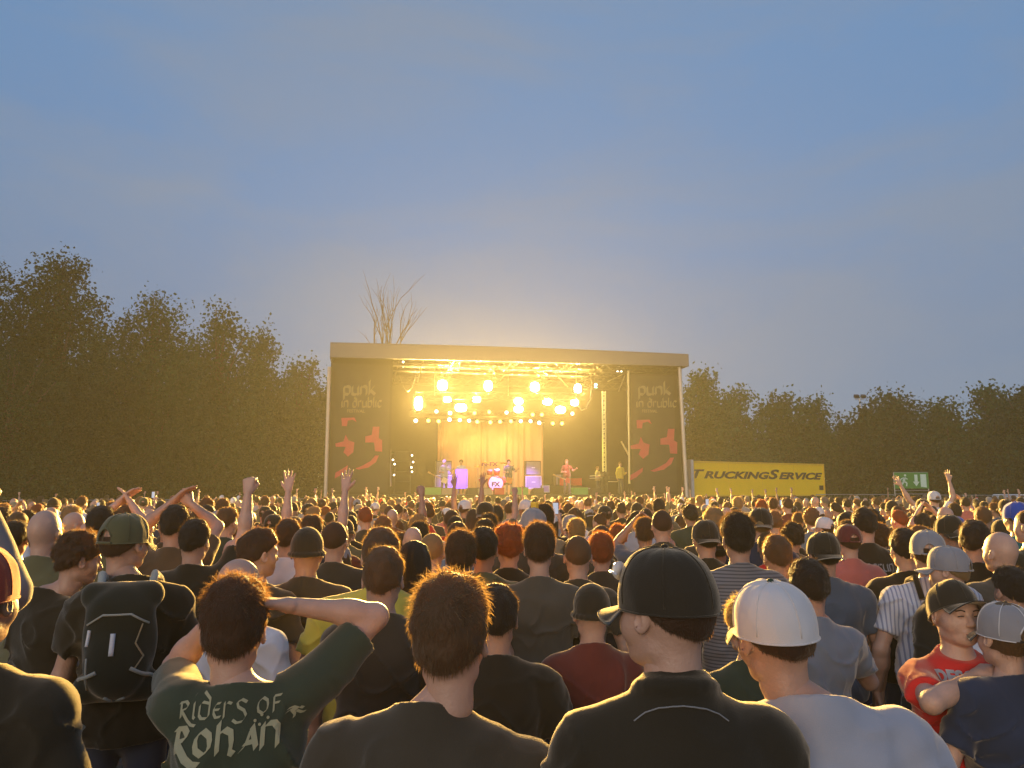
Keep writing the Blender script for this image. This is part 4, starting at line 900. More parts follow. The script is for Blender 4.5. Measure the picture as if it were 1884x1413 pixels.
def parcan(t, ly, col, r_=.11):
    m = MB(); m.lathe([(r_*1.15, 0), (r_*1.15, .22), (r_*.7, .34), (.03, .36)], (0, 0, 0), 14, Matrix.Rotation(-math.pi/2, 3, 'X')); m.build('can', M_BLACK, t, True)
    m = MB(); m.lathe([(r_, -.012), (r_, -.006)], (0, 0, 0), 14, Matrix.Rotation(-math.pi/2, 3, 'X')); m.build('lens', EMG[col], t)
    m = MB(); m.tube([(-r_*1.3, .12, 0), (-r_*1.3, .12, .3), (r_*1.3, .12, .3), (r_*1.3, .12, 0)], .012, 5); m.build('yoke', M_BLACK, t)
PA_.sort()
for i, (px_, py_, col) in enumerate(PA_):
    t = sthing('par_lamp', 'small round %s stage lamp under the truss, %s from the left' % (col, nn_(i)), 'stage lamp', SLp(px_, py_, 5.6), 0, 'small lamps in rows below the blinders'); parcan(t, 5.6, col)
k_ = 0
for px_, py_ in ((877, 664), (884, 664), (953, 667), (960, 667), (1059, 667), (1066, 667), (1136, 668), (1144, 668), (742, 666), (742, 674), (716, 666), (1136, 684), (1143, 684), (830, 679), (903, 679), (1030, 683)):
    t = sthing('par_lamp', 'tiny warm lamp clamped under the roof edge, %s in order of hanging' % nn_(k_), 'stage lamp', SLp(px_, py_, 1.0), 0, 'tiny lamps under the roof edge'); parcan(t, 1, 'white', .055); k_ += 1
def spot(p, tgt, e, col, ang=40, blend=.6, size=.2):
    l_ = bpy.data.lights.new('stage_spot', 'SPOT'); l_.energy = e; l_.color = col; l_.spot_size = math.radians(ang); l_.spot_blend = blend; l_.shadow_soft_size = size
    o_ = bpy.data.objects.new('stage_spot', l_); SC.collection.objects.link(o_); p, tgt = SM @ Vector(p), SM @ Vector(tgt); o_.location = p; o_.rotation_euler = (tgt-p).to_track_quat('-Z', 'Y').to_euler(); return o_
pq = lambda x, y, ly: SLp(x, y, ly)
spot(pq(905, 758, 5.4), pq(900, 850, LY), 1300, (1, .42, .12), 75)
spot(pq(850, 758, 5.4), pq(850, 830, LY), 800, (1, .40, .10), 70)
spot(pq(960, 758, 5.4), pq(960, 830, LY), 800, (1, .40, .10), 70)
spot(pq(788, 765, 1.2), pq(835, 880, 4.0), 5200, (.42, .18, 1), 26)
spot(pq(1000, 760, 1.2), pq(975, 880, 4.0), 4200, (.5, .25, 1), 24)
spot(pq(930, 765, 1.0), pq(920, 880, 3.0), 3200, (.8, .25, .95), 22)
spot(pq(1060, 762, 1.0), pq(1045, 875, 2.5), 2400, (1, .35, .6), 18)
spot(pq(1040, 742, 3.0), pq(1125, 870, 1.8), 3200, (1, .85, .10), 30)
# tiny lights on the left tower
t = sthing('tower_rack', 'dark rack tower with glinting lamps beside the left banner', 'rack'); a, b = SLp(722, 905, .9), SLp(756, 830, .9); m = MB()
for xx in (a.x+.1, b.x): m.tube([(xx, .9, a.z-1), (xx, .9, b.z)], .025, 6)
for zz in np.linspace(a.z, b.z, 5): m.tube([(a.x+.1, .9, zz), (b.x, .9, zz)], .02, 5)
m.build('frame', M_BLACK, t); m = MB()
for px_, py_ in ((723, 846), (726, 854), (758, 838), (760, 850), (757, 860), (725, 874), (758, 868), (717, 787)): p = SLp(px_, py_, .85); m.lathe([(.045, 0), (.045, .02)], p, 10, Matrix.Rotation(math.pi/2, 3, 'X'))
m.build('indicator_lamp', EMG['white'], t)
# ------------------------------------------------------------------ backline
CAB = pmat('cabinet_cloth', (.22, .20, .26), .8, 0, .2, 10, .3, 60); CABE = pmat('cabinet_edging', (.6, .6, .65), .5); PUR = pmat('purple_light_tinted_cabinet', (.34, .22, .62), .7)  # PUR: purple lamp light on the amps put into their colour
def cabinet(label, x0, x1, y0, y1, ly, mat=CAB, edge=CABE, logo=True):
    a, b = SLp(x0, y1, ly), SLp(x1, y0, ly); t = sthing('speaker_cabinet', label, 'speaker', ((a.x+b.x)/2, ly, a.z)); w, h = b.x-a.x, b.z-a.z
    m = MB(); m.box((0, .22, h/2), (w, .42, h)); m.build('box', M_BLACK, t); m = MB(); m.box((0, .0, h/2), (w*.92, .03, h*.92)); m.build('grille', mat, t); m = MB()
    for s in (-1, 1): m.box((s*(w/2-.02), -.005, h/2), (.045, .04, h+.004)); m.box((0, -.006, h/2+s*(h/2-.02)), (w-.09, .04, .045))
    m.build('edging', edge, t)
    if logo: m = MB(); m.box((0, -.02, h*.52), (w*.22, .015, h*.07)); m.build('name_plate', CABE, t)
cabinet('upper speaker cabinet of the left stack behind the guitarist', 802, 831, 848, 873, 4.6, CAB, M_BLACK); cabinet('white edged lower cabinet of the left stack', 800, 833, 874, 898, 4.6)
cabinet('tall cabinet coloured for bright purple light right of the left guitarist', 838, 860, 863, 899, 4.2, PUR, PUR, False)
cabinet('upper grey cabinet of the stack right of the drums', 967, 995, 848, 874, 4.6, CAB, M_BLACK); cabinet('white edged lower cabinet of the stack right of the drums', 967, 996, 876, 899, 4.6)
cabinet('small monitor box coloured for purple light near the right stack', 998, 1011, 893, 906, 3.0, PUR, CABE, False)
REDC = pmat('red_case', (.65, .05, .05), .5)
cabinet('red amplifier case left of the long haired guitarist', 1030, 1043, 880, 893, 3.6, REDC, REDC, False); cabinet('red amplifier case right of the long haired guitarist', 1051, 1070, 880, 893, 3.6, REDC, REDC, False)
cabinet('dark equipment case behind the long haired guitarist', 1022, 1034, 872, 893, 4.2, CAB, M_BLACK, False)
GRL = pmat('green_light_tinted_riser', (.12, .38, .08), .8); TANL = pmat('tan_riser', (.35, .28, .18), .8)  # GRL: green stage light on the riser fronts put into their colour
for i, (x0, x1, y0, y1, mt, lb) in enumerate(((782, 812, 897, 906, GRL, 'low riser coloured for green light at the left front of the stage'), (813, 838, 898, 906, TANL, 'tan low riser beside the green one'), (880, 905, 898, 906, TANL, 'tan low riser before the drums'),
    (943, 972, 897, 905, GRL, 'low riser coloured for green light right of the drums'), (1056, 1082, 897, 906, GRL, 'low riser coloured for green light at the right front of the stage'), (911, 928, 898, 906, REDC, 'red low riser under the bass drum'))):
    a, b = SLp(x0, y1, 1.0), SLp(x1, y0, 1.0); t = sthing('stage_riser', lb, 'riser', ((a.x+b.x)/2, 1.0, DZ)); w = b.x-a.x; h = b.z-DZ; m = MB(); m.box((0, .3, h/2), (w, .6, h)); m.build('box', mt, t); m = MB(); m.box((0, .3, h+.012), (w+.03, .63, .02)); m.build('top', DECK, t)
for i, (px_, lb) in enumerate(((868, 'chequered'), (988, 'dark'), (1092, 'dark yellow lit'))):
    p = SLp(px_, 900, 1.4); t = sthing('floor_monitor', '%s wedge monitor at the stage edge, %s from the left' % (lb, nn_(i)), 'speaker', (p.x, 1.4, DZ), .1); m = MB(); m.prism([(-.3, 0), (.3, 0), (.3, .16), (-.3, .36)], -.3, .3); m.build('box', M_BLACK, t, M=Matrix.Rotation(math.pi/2, 4, 'Z'))
    m = MB(); m.add([(-.27, -.29, .18), (.27, -.29, .18), (.27, .29, .36), (-.27, .29, .36)], [(0, 1, 2, 3)]); m.build('grille', CAB, t)
# drum kit
DR = pmat('red_drum_shell', (.55, .05, .04), .3); HEADM = pmat('drum_head', (.75, .72, .72), .5); BRASS = pmat('brass_cymbal', (.75, .55, .2), .3, .9)
p = SLp(912, 889, 3.0); t = sthing('drum_kit', 'red drum kit with white bass drum head lettered FX', 'drum kit', (p.x, 3.0, DZ)); hz = p.z-DZ; R_ = 14/FPX*44
RX = Matrix.Rotation(math.pi/2, 3, 'X')
m = MB(); m.lathe([(R_, -.0), (R_, .5)], (0, .5, hz), 28, RX); bd = m.build('bass_drum', DR, t, True); m = MB(); m.lathe([(R_*.97, 0), (R_*.97, .02)], (0, .0, hz), 28, RX); m.build('drum_head', HEADM, bd)
m = MB(); m.tube([(R_*math.cos(a), -.01, hz+R_*math.sin(a)) for a in np.linspace(0, 2*math.pi, 28, False)], .025, 6, closed=True); m.build('hoop', DR, bd)
me, V = text_mesh('FX', 1, .04); k_ = R_*1.15/V[:, 0].max(); set_co(me, np.stack([V[:, 0]*k_-R_*.57, -.03+V[:, 2], hz-.17+V[:, 1]*k_*.85], 1)); obj('lettering', me, bd, M_BLACK)
for x_, z_, r_, h_, a_ in ((-.3, hz+.62, .17, .25, .4), (.12, hz+.64, .18, .26, .4), (.65, hz+.0, .24, .45, 0), (-.75, hz+.2, .18, .16, .15)):
    m = MB(); m.lathe([(r_, 0), (r_, h_)], (x_, .4, z_-.1), 20, Matrix.Rotation(a_, 3, 'X')); d_ = m.build('drum', DR, t, True); m = MB(); m.lathe([(r_*.98, h_+.004), (r_*.97, h_+.01)], (x_, .4, z_-.1), 20, Matrix.Rotation(a_, 3, 'X')); m.build('drum_head', HEADM, d_)
for x_, z_, r_ in ((-.95, hz+.95, .24), (.55, hz+1.15, .26), (-.55, hz+1.2, .22), (1.05, hz+.85, .24)):
    m = MB(); m.lathe([(r_, 0), (r_*.5, .02), (.04, .035), (.03, .06)], (x_, .5, z_), 22, Matrix.Rotation(.25, 3, 'X')); cy_ = m.build('cymbal', BRASS, t, True); m = MB(); m.tube([(x_, .52, 0), (x_, .52, z_)], .014, 5); m.build('stand', M_STEEL, cy_)
def mic(label, px_, ly=1.1, h=1.5):
    p = SLp(px_, 890, ly); t = sthing('microphone_stand', label, 'microphone stand', (p.x, ly, DZ)); m = MB(); m.tube([(0, 0, 0), (0, 0, h-.25), (0, .25, h)], .013, 6)
    for a in (0, 2.1, 4.2): m.tube([(0, 0, .12), (.28*math.cos(a), .28*math.sin(a), 0)], .012, 5)
    m.build('stand', M_STEEL, t); m = MB(); m.lathe([(.012, -.12), (.018, 0), (.03, .03), (.025, .07), (.01, .09)], (0, .27, h+.02), 10); m.build('microphone', M_BLACK, t, True)
mic('microphone stand before the left guitarist', 823); mic('microphone stand before the bassist', 946); mic('microphone stand before the long haired guitarist', 1049)
# guitars
def guitar(label, p, rz, col, ang=.5, s=1.0):
    t = sthing('electric_guitar', label, 'guitar', p, rz); t.scale = (s, s, s); R = Matrix.Rotation(-ang, 3, 'Y'); m = MB()
    pts = [(.30*math.cos(a)*(1-.25*math.cos(2*a))*.62, .30*math.sin(a)*(.62+.16*math.cos(2*a))) for a in np.linspace(0, 2*math.pi, 22, False)]
    n0 = len(m.v); m.prism(pts, -.02, .025); m.v = [tuple(R @ Vector(v)) for v in m.v]; m.build('guitar_body', col, t)
    m = MB(); m.box((.48, 0, 0), (.72, .03, .05)); m.box((.88, 0, .01), (.14, .025, .085)); m.v = [tuple(R @ Vector(v)) for v in m.v]; m.build('neck', pmat('maple', (.45, .28, .12), .4) if 'maple' not in bpy.data.materials else bpy.data.materials['maple'], t)
# musicians
def musician(label, px_, feet, top, ly, rz, shirt, hair, hcol, skin, cap=None, pants=3, **kw):
    D = build_person_meshes(res=.016, hres=.009, **kw); a, b = SLp(px_, feet, ly), SLp(px_, top, ly); s = (b.z-DZ)/1.78 if not kw.get('sit') else 1.0
    w = SM @ Vector((a.x, ly, DZ)); r = person(label, D, data_of(D), w.x, w.y, s, SANG+math.pi+rz, SKIN[skin], SHIRT[shirt], hair, hcol, 1, cap, pants); r.location.z = DZ if not kw.get('sit') else DZ-.45
    return r, s
gt_ = (((.30, -.1, -1), (-.35, .9, .05)), ((.45, .45, -.75), (.35, .75, .45)))
musician('guitarist in light shirt and cap playing at the left of the stage', 817, 905, 846, 2.6, .1, 'light grey', 'short', 'dark', 0, 'grey', R=gt_[0], L=gt_[1], hr='grip', hl='grip')
guitar('pale electric guitar held by the left guitarist', SLp(818, 884, 2.28), math.pi+.1, pmat('cream_lacquer', (.7, .6, .4), .3), .45, 1.1)
musician('technician leaning behind the tall purple-tinted cabinet', 848, 905, 846, 5.2, -.3, 'white', 'curly', 'dark', 1, None, R='fwd', L='fwd')
musician('bassist with bushy hair in blue shirt beside the drums', 936, 905, 846, 2.2, .1, 'slate', 'curly', 'dark', 0, None, 2, R=gt_[0], L=gt_[1], hr='grip', hl='grip', shorts=True)
guitar('orange bass guitar held by the bassist', SLp(937, 884, 1.88), math.pi+.1, pmat('orange_lacquer', (.75, .25, .05), .3), .25, 1.15)
musician('guitarist with long blond hair at the right of the stage', 1043, 905, 845, 2.6, 0, 'maroon', 'long', 'blond', 0, None, R=gt_[0], L=gt_[1], hr='grip', hl='grip')
guitar('dark red guitar held by the long haired guitarist', SLp(1045, 884, 2.28), math.pi+.05, pmat('wine_lacquer', (.25, .03, .03), .3), .35)
musician('crew member in coat coloured for yellow light standing at the right wing', 1142, 905, 850, 1.8, .4, 'yellow', 'short', 'brown', 1, None, sleeve=1.2, R='down', L='fwd')  # yellow light on the figure put into the coat's cloth colour
musician('crew member crouching by the yellow tinted ladder truss', 1100, 905, 858, 2.4, .8, 'tan', 'short', 'brown', 1, None, R='fwd', L='fwd')
D = build_person_meshes(res=.016, hres=.009, sit=True, R='clap', L='fwd', hr='grip', hl='grip'); w = SM @ Vector((SLp(912, 860, 4.1).x, 4.1, 0))
r_ = person('drummer in pale shirt seated behind the red kit', D, data_of(D), w.x, w.y, 1.0, SANG+math.pi, SKIN[0], SHIRT['salmon'], 'short', 'brown', 1); r_.location.z = DZ-.48
w = SM @ Vector((0, 0, 0)); t = sthing('drum_stool', 'round stool under the drummer', 'stool', (SLp(912, 860, 4.1).x, 4.12, DZ)); m = MB(); m.lathe([(.02, .0), (.02, .26), (.18, .27), (.18, .34)], (0, 0, 0), 16); m.build('seat', M_BLACK, t)
# ------------------------------------------------------------------ the crowd: near people one by one
GC = 'people of the crowd watching the stage'
PLACED = []
def place(px, py, Y, H=None):
    p = P(px, py, Y); s = p.z/1.675; PLACED.append((p.x, Y)); return p.x, s
def hero(label, px, py, Y, rz=0, skin=0, shirt='black', hair='short', hcol='dark', lod=0, cap=None, pants=0, capkw=None, dx=0, **kw):
    kw.setdefault('res', .010); kw.setdefault('hres', .0048); kw.setdefault('seed', len(PLACED)*7+1)
    X, s = place(px, py, Y); hx = kw.get('hoff', (0, 0, 0)); X -= (hx[0]*math.cos(rz)-hx[1]*math.sin(rz))*s
    if not .84 < s < 1.12: print('HERO SCALE', label[:40], round(s, 3))
    D = build_person_meshes(**kw); me = data_of(D)
    r = person(label, D, me, X, Y, s, rz, SKIN[skin], SHIRT[shirt], hair, hcol, lod, cap, pants, GC, capkw); return r, D
def shirt_bvh(D): V, Q = D['shirt']; return BVHTree.FromPolygons([tuple(v) for v in V], [tuple(q) for q in Q[0].tolist()])
def stick_on(D, pts, back=True, off=.003):
    """pts (n,2) x,z body coords -> 3d on the shirt's back or front"""
    T = shirt_bvh(D); o = []; sgn = -1 if back else 1
    for x, z in pts:
        h = T.ray_cast(Vector((x, sgn*.8, z)), Vector((0, -sgn, 0))); y = h[0].y if h[0] is not None else sgn*.1; o.append((x, y+sgn*off, z))
    return o
def subdiv_sheet(m, n=2):
    import bmesh
    bm = bmesh.new(); me = bpy.data.meshes.new('t'); me.from_pydata(m.v, [], m.f); bm.from_mesh(me)
    for _ in range(n): bmesh.ops.subdivide_edges(bm, edges=[e for e in bm.edges if e.calc_length() > .012], cuts=1, use_grid_fill=True)
    V = [tuple(v.co) for v in bm.verts]; bm.verts.index_update(); F = [[v.index for v in f.verts] for f in bm.faces]; bm.free(); bpy.data.meshes.remove(me); return V, F
def print_on(r, D, lines, mat, back=True, name='print'):
    m = MB()
    for (s, f, nib) in lines: write(m, s, f, nib)
    V, F = subdiv_sheet(m); m2 = MB(); m2.add(stick_on(D, [(v[0], v[2]) for v in V], back), F); return m2.build(name, mat, [c for c in r.children if c.name.startswith('shirt')][0])
def rib_on(r, D, pts, rad, mat, name, back=True, off=.004):
    q = []; 
    for a, b in zip(pts, pts[1:]):
        for k in range(6): q.append((a[0]+(b[0]-a[0])*k/6, a[1]+(b[1]-a[1])*k/6))
    m = MB(); m.tube(stick_on(D, q, back, off), rad, 6); return m.build(name, mat, [c for c in r.children if c.name.startswith('shirt')][0], True)
# A: the reader's man with hands at his head
PRN = cloth('khaki_print', (.36, .35, .22))
A_, DA = hero('man in dark green tee lettered Riders of Rohan with both hands at his head', 428, 1146, 2.2, .20, 0, 'dark green', 'wavy', 'brown', w=.96, hoff=(-.035, .02, 0), sleeve=.72, L=dict(to=(-.11, .13, 1.64), pole=(-.5, .8, -.5)), R=dict(to=(.120, .05, 1.665), pole=(1, .25, -.25)), hr='relaxed', hl='grip', sh=(.045, .05), fold=1.5, seed=4)
kx = .0014
def fa(x0, z0, k, sl=0, wx=1.05): return lambda u, v: (x0+u*k*wx, z0+v*k+u*k*sl)
m = MB()
for dx_, dz_ in ((0, 0), (.016, .012), (.032, .004), (.012, -.01)): m.lathe([(.004, 0), (.004, .002)], stick_on(DA, [(.048+dx_, 1.442+dz_)])[0], 8, Matrix.Rotation(math.pi/2, 3, 'X'))
m.build('print_dots', PRN, [c for c in A_.children if c.name.startswith('shirt')][0])
print_on(A_, DA, [('RidErS of', fa(-.148, 1.447, .037, .05, 1.14), (.055, .08)), ('Rohan', fa(-.152, 1.365, .055, .06, 1.15), (.09, .12))], PRN)
m = MB(); pen(m, [[(0, 0), (.3, .25), (.6, .15), (.8, .4), (1, .3)], [(.3, .2), (.5, -.2), (.45, -.5)], [(.6, .1), (.9, -.1), (1.1, -.05)], [(.1, .3), (.4, .45), (.7, .3)]], lambda u, v: (.125+u*.045, 1.452+v*.030), (.08, .10))
V, F = subdiv_sheet(m, 1); m2 = MB(); m2.add(stick_on(DA, [(v[0], v[2]) for v in V]), F); m2.build('shoulder_print', PRN, [c for c in A_.children if c.name.startswith('shirt')][0])
# C: centre
hero('man in black tee with tousled light hair at the centre front', 832, 1158, 1.88, -.12, 0, 'faded black', 'wavy', 'light brown', w=1.25, roll=-.04, sleeve=.7, seed=9, hoff=(.045, 0, 0), sh=(-.045, -.01))
# D: polo and cap turned left
Dd, DD = hero('big man in dark polo and black cap, face turned to the left', 1228, 1110, 1.72, -.05, 0, 'black', 'under', 'brown', cap='black', w=1.0, belly=.5, collar='polo', yaw=.75, pitch=-.04, face=True, sleeve=.75, hoff=(-.01, .0, .01), seed=12, capkw=dict(closed=True))
rib_on(Dd, DD, [(-.092, 1.466), (-.070, 1.482), (-.045, 1.493), (-.02, 1.498), (0, 1.500), (.02, 1.498), (.045, 1.493), (.070, 1.482), (.092, 1.466)], .0014, SHIRT['grey'], 'collar_stripe')
HMd = DD['HM']; sgm = MB()
for s in (-1, 1):
    sgm.lathe([(.020, 0), (.018, .005), (.001, .007)], (s*.030, .098, .160), 16, Matrix.Rotation(-math.pi/2, 3, 'X')); sgm.tube([(s*.058, .100, .160), (s*.082, .06, .157)], .003, 5)
sgm.tube([(-.01, .110, .162), (.01, .110, .162)], .003, 5); sgm.build('sunglasses', pmat('white_frames', (.6, .6, .62), .2), Dd, True, HMd)
# E: white trucker cap
E_, DE = hero('man in pale grey tee and off white mesh cap with green front', 1440, 1146, 1.90, -.08, 1, 'light grey', 'under', 'brown', cap='white', w=1.16, belly=.5, yaw=.30, pitch=-.12, roll=-.06, hoff=(-.06, .03, -.01), sleeve=.8, capkw=dict(brim=CAPM['dark green'], tilt=.12, turn=0, closed=True), seed=15, fold=1.5)
m = MB(); write(m, 'll', lambda u, v: (-.02+u*.05, 1.17+v*.05), (.16, .10)); V, F = subdiv_sheet(m, 1); m2 = MB(); m2.add(stick_on(DE, [(v[0], v[2]) for v in V]), F); m2.build('faded_print', cloth('faded_print', (.27, .22, .25)), [c for c in E_.children if c.name.startswith('shirt')][0])
# F: red tee, facing us ; G: girl in mesh cap
FP = P(1758, 1120, 2.95); FT = Matrix.Rotation(-(math.pi-.12), 3, 'Z') @ (P(1795, 1228, 2.80)-Vector((FP.x, 2.95, 0)))/(FP.z/1.675)
F_, DF = hero('young man in red tee and black cap facing the camera', 1758, 1120, 2.95, math.pi-.12, 0, 'red', 'under', 'brown', cap='black', w=.92, yaw=.15, face=True, pitch=.06, R=dict(to=FT, pole=(1, .1, -.35)), hr='relaxed', hres=.0042, seed=20, capkw=dict(tilt=.42), pants=1)
print_on(F_, DF, [], SHIRT['white']) if False else None
me, V = text_mesh('DESCEND', 1, .05); wid = V[:, 0].max(); q = stick_on(DF, [(.125-v[0]/wid*.25, 1.415+v[1]*.058) for v in V], False, .004); set_co(me, q); ob_ = obj('print', me, [c for c in F_.children if c.name.startswith('shirt')][0], SHIRT['white'])
EYE = pmat('eye_dark', (.04, .03, .025), .3); BROW = pmat('eyebrow', (.07, .045, .03), .9)
for s in (-1, 1):
    m = MB(); m.tube([(s*.020, .0955, .082), (s*.031, .098, .0835), (s*.043, .094, .081)], .0022, 6); m.build('eye', EYE, F_, True, DF['HM'])
    m = MB(); m.tube([(s*.016, .100, .101), (s*.032, .101, .106), (s*.048, .092, .101)], .0028, 6); m.build('eyebrow', BROW, F_, True, DF['HM'])
m = MB(); m.tube([(-.020, .0985, .0155), (0, .1015, .0150), (.020, .0985, .0155)], .0018, 6); m.build('mouth', pmat('lips', (.30, .09, .07), .5), F_, True, DF['HM'])
G_, DG = hero('woman with low ponytail in grey mesh cap and navy tee, lower right', 1846, 1160, 2.76, .15, 0, 'navy', 'pony', 'light brown', cap='grey', fem=True, w=.92, roll=.03, sh=(.045, .045), seed=22, capkw=dict(seam=CAPM['white'], brim=CAPM['black']), R=((.42, .05, -1), (0, .4, -1)), L=((.42, .05, -1), (0, .4, -1)))
# B: backpack
B_, DB = hero('tall man in black tee wearing a dark green backpack', 222, 990, 3.6, .30, 1, 'black', 'crop', 'brown', w=1.0, cap='olive', yaw=-.60, hoff=(-.05, .05, 0), L=((.25, .05, -1), (-.45, .85, .1)), seed=25, capkw=dict(turn=math.pi*0, tilt=-.05))
BP = cloth('backpack_cloth', (.020, .024, .019)); BPG = cloth('backpack_webbing', (.34, .35, .31)); sB = B_.scale[0]
bp_ = thing('backpack', 'dark green hiking backpack with grey straps on the back of a tall man', 'backpack', B_.location, B_.rotation_euler.z); bp_.scale = (sB,)*3
V, Q = sdf_mesh([ell((0, -.21, 1.29), (.135, .085, .21), .03), ell((0, -.26, 1.20), (.11, .06, .13), .03), cone((-.10, -.19, 1.46), (.10, -.19, 1.46), .055, .055, .03), cone((-.10, -.19, 1.11), (.10, -.19, 1.11), .06, .06, .03), ell((0, -.235, 1.40), (.12, .07, .09), .03)], .010, [], lambda X, Y, Z: (vnoise(X*14, Y*14, Z*11)*.006).astype(np.float32))
obj('bag', npmesh('bag', V, [Q]), bp_, BP)
T = BVHTree.FromPolygons([tuple(v) for v in V], [tuple(q) for q in Q.tolist()])
def onbag(x, z, o=.004): h = T.ray_cast(Vector((x, -.8, z)), Vector((0, 1, 0))); return (x, (h[0].y if h[0] is not None else -.22)-o, z)
for nm, pts, rd, mt in (('pull_tab', [(-.01, 1.33), (-.01, 1.25)], .010, SHIRT['white']), ('zip', [(-.11, 1.36), (-.05, 1.40), (.05, 1.40), (.11, 1.36)], .004, BPG), ('compression_strap', [(-.135, 1.15), (-.06, 1.19)], .008, BPG), ('compression_strap', [(.06, 1.20), (.135, 1.15)], .008, BPG),
    ('tool_loop', [(-.03, 1.09), (0, 1.07), (.04, 1.085)], .006, BPG), ('zip', [(-.10, 1.24), (-.095, 1.12)], .004, BPG), ('bungee_cord', [(.09, 1.36), (.07, 1.29), (.10, 1.24), (.07, 1.19)], .003, SHIRT['tan']), ('lettering_patch', [(-.10, 1.34), (-.105, 1.28)], .007, SHIRT['white'])):
    q = []
    for a, b in zip(pts, pts[1:]): q += [onbag(a[0]+(b[0]-a[0])*k/6, a[1]+(b[1]-a[1])*k/6) for k in range(7)]
    m = MB(); m.tube(q, rd, 6); m.build(nm, mt, bp_, True)
for s in (-1, 1):
    m = MB(); m.tube([(s*.09, -.16, 1.46), (s*.10, -.09, 1.535), (s*.105, .03, 1.50), (s*.12, .13, 1.36), (s*.13, .10, 1.15), (s*.12, -.13, 1.05)], .016, 8); m.build('shoulder_strap', BPG, bp_, True)
# others near the camera
sunk = lambda r, z: setattr(r, 'location', (r.location.x, r.location.y, z))
hero('man in red cap and dark tee cut by the left picture edge', -42, 1085, 1.98, .0, 2, 'black', 'crop', 'brown', cap='red', capkw=dict(closed=True, turn=.5), w=1.05, seed=31)
hero('person in grey denim jacket with raised left shoulder at the far left edge', -222, 1092, 2.35, 0, 1, 'denim', 'short', 'dark', w=1.0, sleeve=1.3, collar='hood', fold=1.15, R=((.52, .2, .75), (-.42, .1, .8)), hr='fist', seed=33)
hero('curly haired man in dark sleeveless top with folded arms beside the backpacker', 140, 1022, 3.95, -.45, 1, 'black', 'curly', 'brown', w=1.0, hoff=(.10, .06, 0), sleeve=0, R='crossed', L='crossed', yaw=-.35, pitch=-.15, face=True, seed=35, res=.011)
hero('shaven headed man in olive tee at the left behind the curly haired man', 84, 972, 4.68, .0, 0, 'olive', 'bald', w=1.0, seed=37, res=.012)
hero('dark haired man in black tee raising his right fist', 358, 990, 4.8, 0, 0, 'black', 'short', 'dark', w=1.05, R=((.20, .50, .80), (.03, .05, 1)), hr='fist', seed=39)
hero('man with gold lit hair in dark tee right of the raised fist, head turned right', 475, 1012, 4.14, -.3, 0, 'faded black', 'short', 'brown', yaw=-.45, face=True, seed=41)
hero('bald man in white tee, half hidden by the man with hands at his head', 441, 1068, 3.54, -.3, 0, 'white', 'bald', w=1.0, yaw=-.5, face=True, seed=43)
r_, d_ = hero('man in charcoal tee with a faint back print, left of the yellow shirt', 566, 1008, 4.32, 0, 1, 'faded black', 'beanie', w=1.05, seed=45)
print_on(r_, d_, [('lucl', fa(-.07, 1.28, .055), (.07, .08))], SHIRT['charcoal'])
hero('man in white tee half hidden behind the man with the faint back print', 530, 985, 5.52, 0, 0, 'white', 'short', 'brown', seed=46, res=.014)
hero('short haired man in dark tee behind the faint back print', 616, 990, 5.16, 0, 0, 'faded black', 'crop', 'brown', w=1.05, seed=47, res=.013)
hero('man in dark brown tee with gold tipped crop in front of the yellow shirt', 705, 1056, 3.3, 0, 0, 'faded black', 'short', 'light brown', w=1.02, seed=49)
hero('man in bright yellow tee behind a dark brown tee', 700, 1016, 3.75, .1, 0, 'yellow', 'short', 'light brown', w=1.32, seed=51, res=.012)
hero('person with long dark hair between the yellow tee and the centre man', 762, 1035, 3.96, 0, 0, 'black', 'long', 'dark', w=.95, fem=True, seed=53)
hero('fair haired person right of the long dark hair', 795, 1010, 5.16, 0, 0, 'grey', 'crop', 'blond', seed=54, res=.014)
hero('person with bushy brown hair left of the camouflage shirt', 848, 1018, 4.44, 0, 1, 'brown', 'wavy', 'brown', w=.95, seed=56, res=.012)
hero('person in camouflage shirt behind the centre man', 889, 1005, 4.68, 0, 1, 'camouflage', 'short', 'dark', w=1.05, seed=57, res=.012)
hero('person with round ginger curls left of the tall man in grey', 936, 1000, 5.04, 0, 0, 'black', 'curly', 'ginger', w=.9, seed=58, res=.013)
hero('tall man in dark grey tee with spiky gold lit hair at the picture centre', 992, 1010, 4.5, 0, 0, 'charcoal', 'wavy', 'brown', w=1.08, seed=60, hoff=(0, 0, .02))
hero('man with shaved head in dark tee right of the tall man', 1063, 1018, 4.68, 0, 0, 'faded black', 'crop', 'light brown', w=1.0, seed=61, res=.012)
hero('person with loose ginger hair left of the big man in the black cap', 1106, 1012, 5.52, 0, 0, 'faded black', 'wavy', 'ginger', w=.9, seed=62, res=.014)
hero('person in maroon tee and knitted beanie in front of the tall man', 1088, 1118, 3.36, .1, 0, 'maroon', 'beanie', w=.98, seed=63)
hero('man in black tee with bare elbow between centre man and maroon tee', 912, 1128, 2.94, .1, 1, 'black', 'short', 'dark', w=1.05, R=((.35, -.15, -1), (-.55, .7, -.5)), seed=64)
hero('man in dark cap left of the striped grey tee', 1298, 985, 5.4, 0, 1, 'black', 'under', 'dark', cap='black', capkw=dict(turn=math.pi), seed=65, res=.013)
hero('tall haired man in grey striped tee right of the big man in black cap', 1357, 985, 4.62, 0, 1, 'grey striped', 'wavy', 'dark', w=1.15, seed=66, res=.011)
hero('young man with brown hair and grey tee right of the striped tee', 1430, 1018, 4.8, 0, 1, 'grey', 'short', 'light brown', w=.95, seed=67, res=.012)
hero('man in slate blue tee with dark cap', 1514, 1012, 4.56, 0, 1, 'slate', 'under', 'dark', cap='black', capkw=dict(turn=math.pi), w=1.15, seed=68, res=.012)
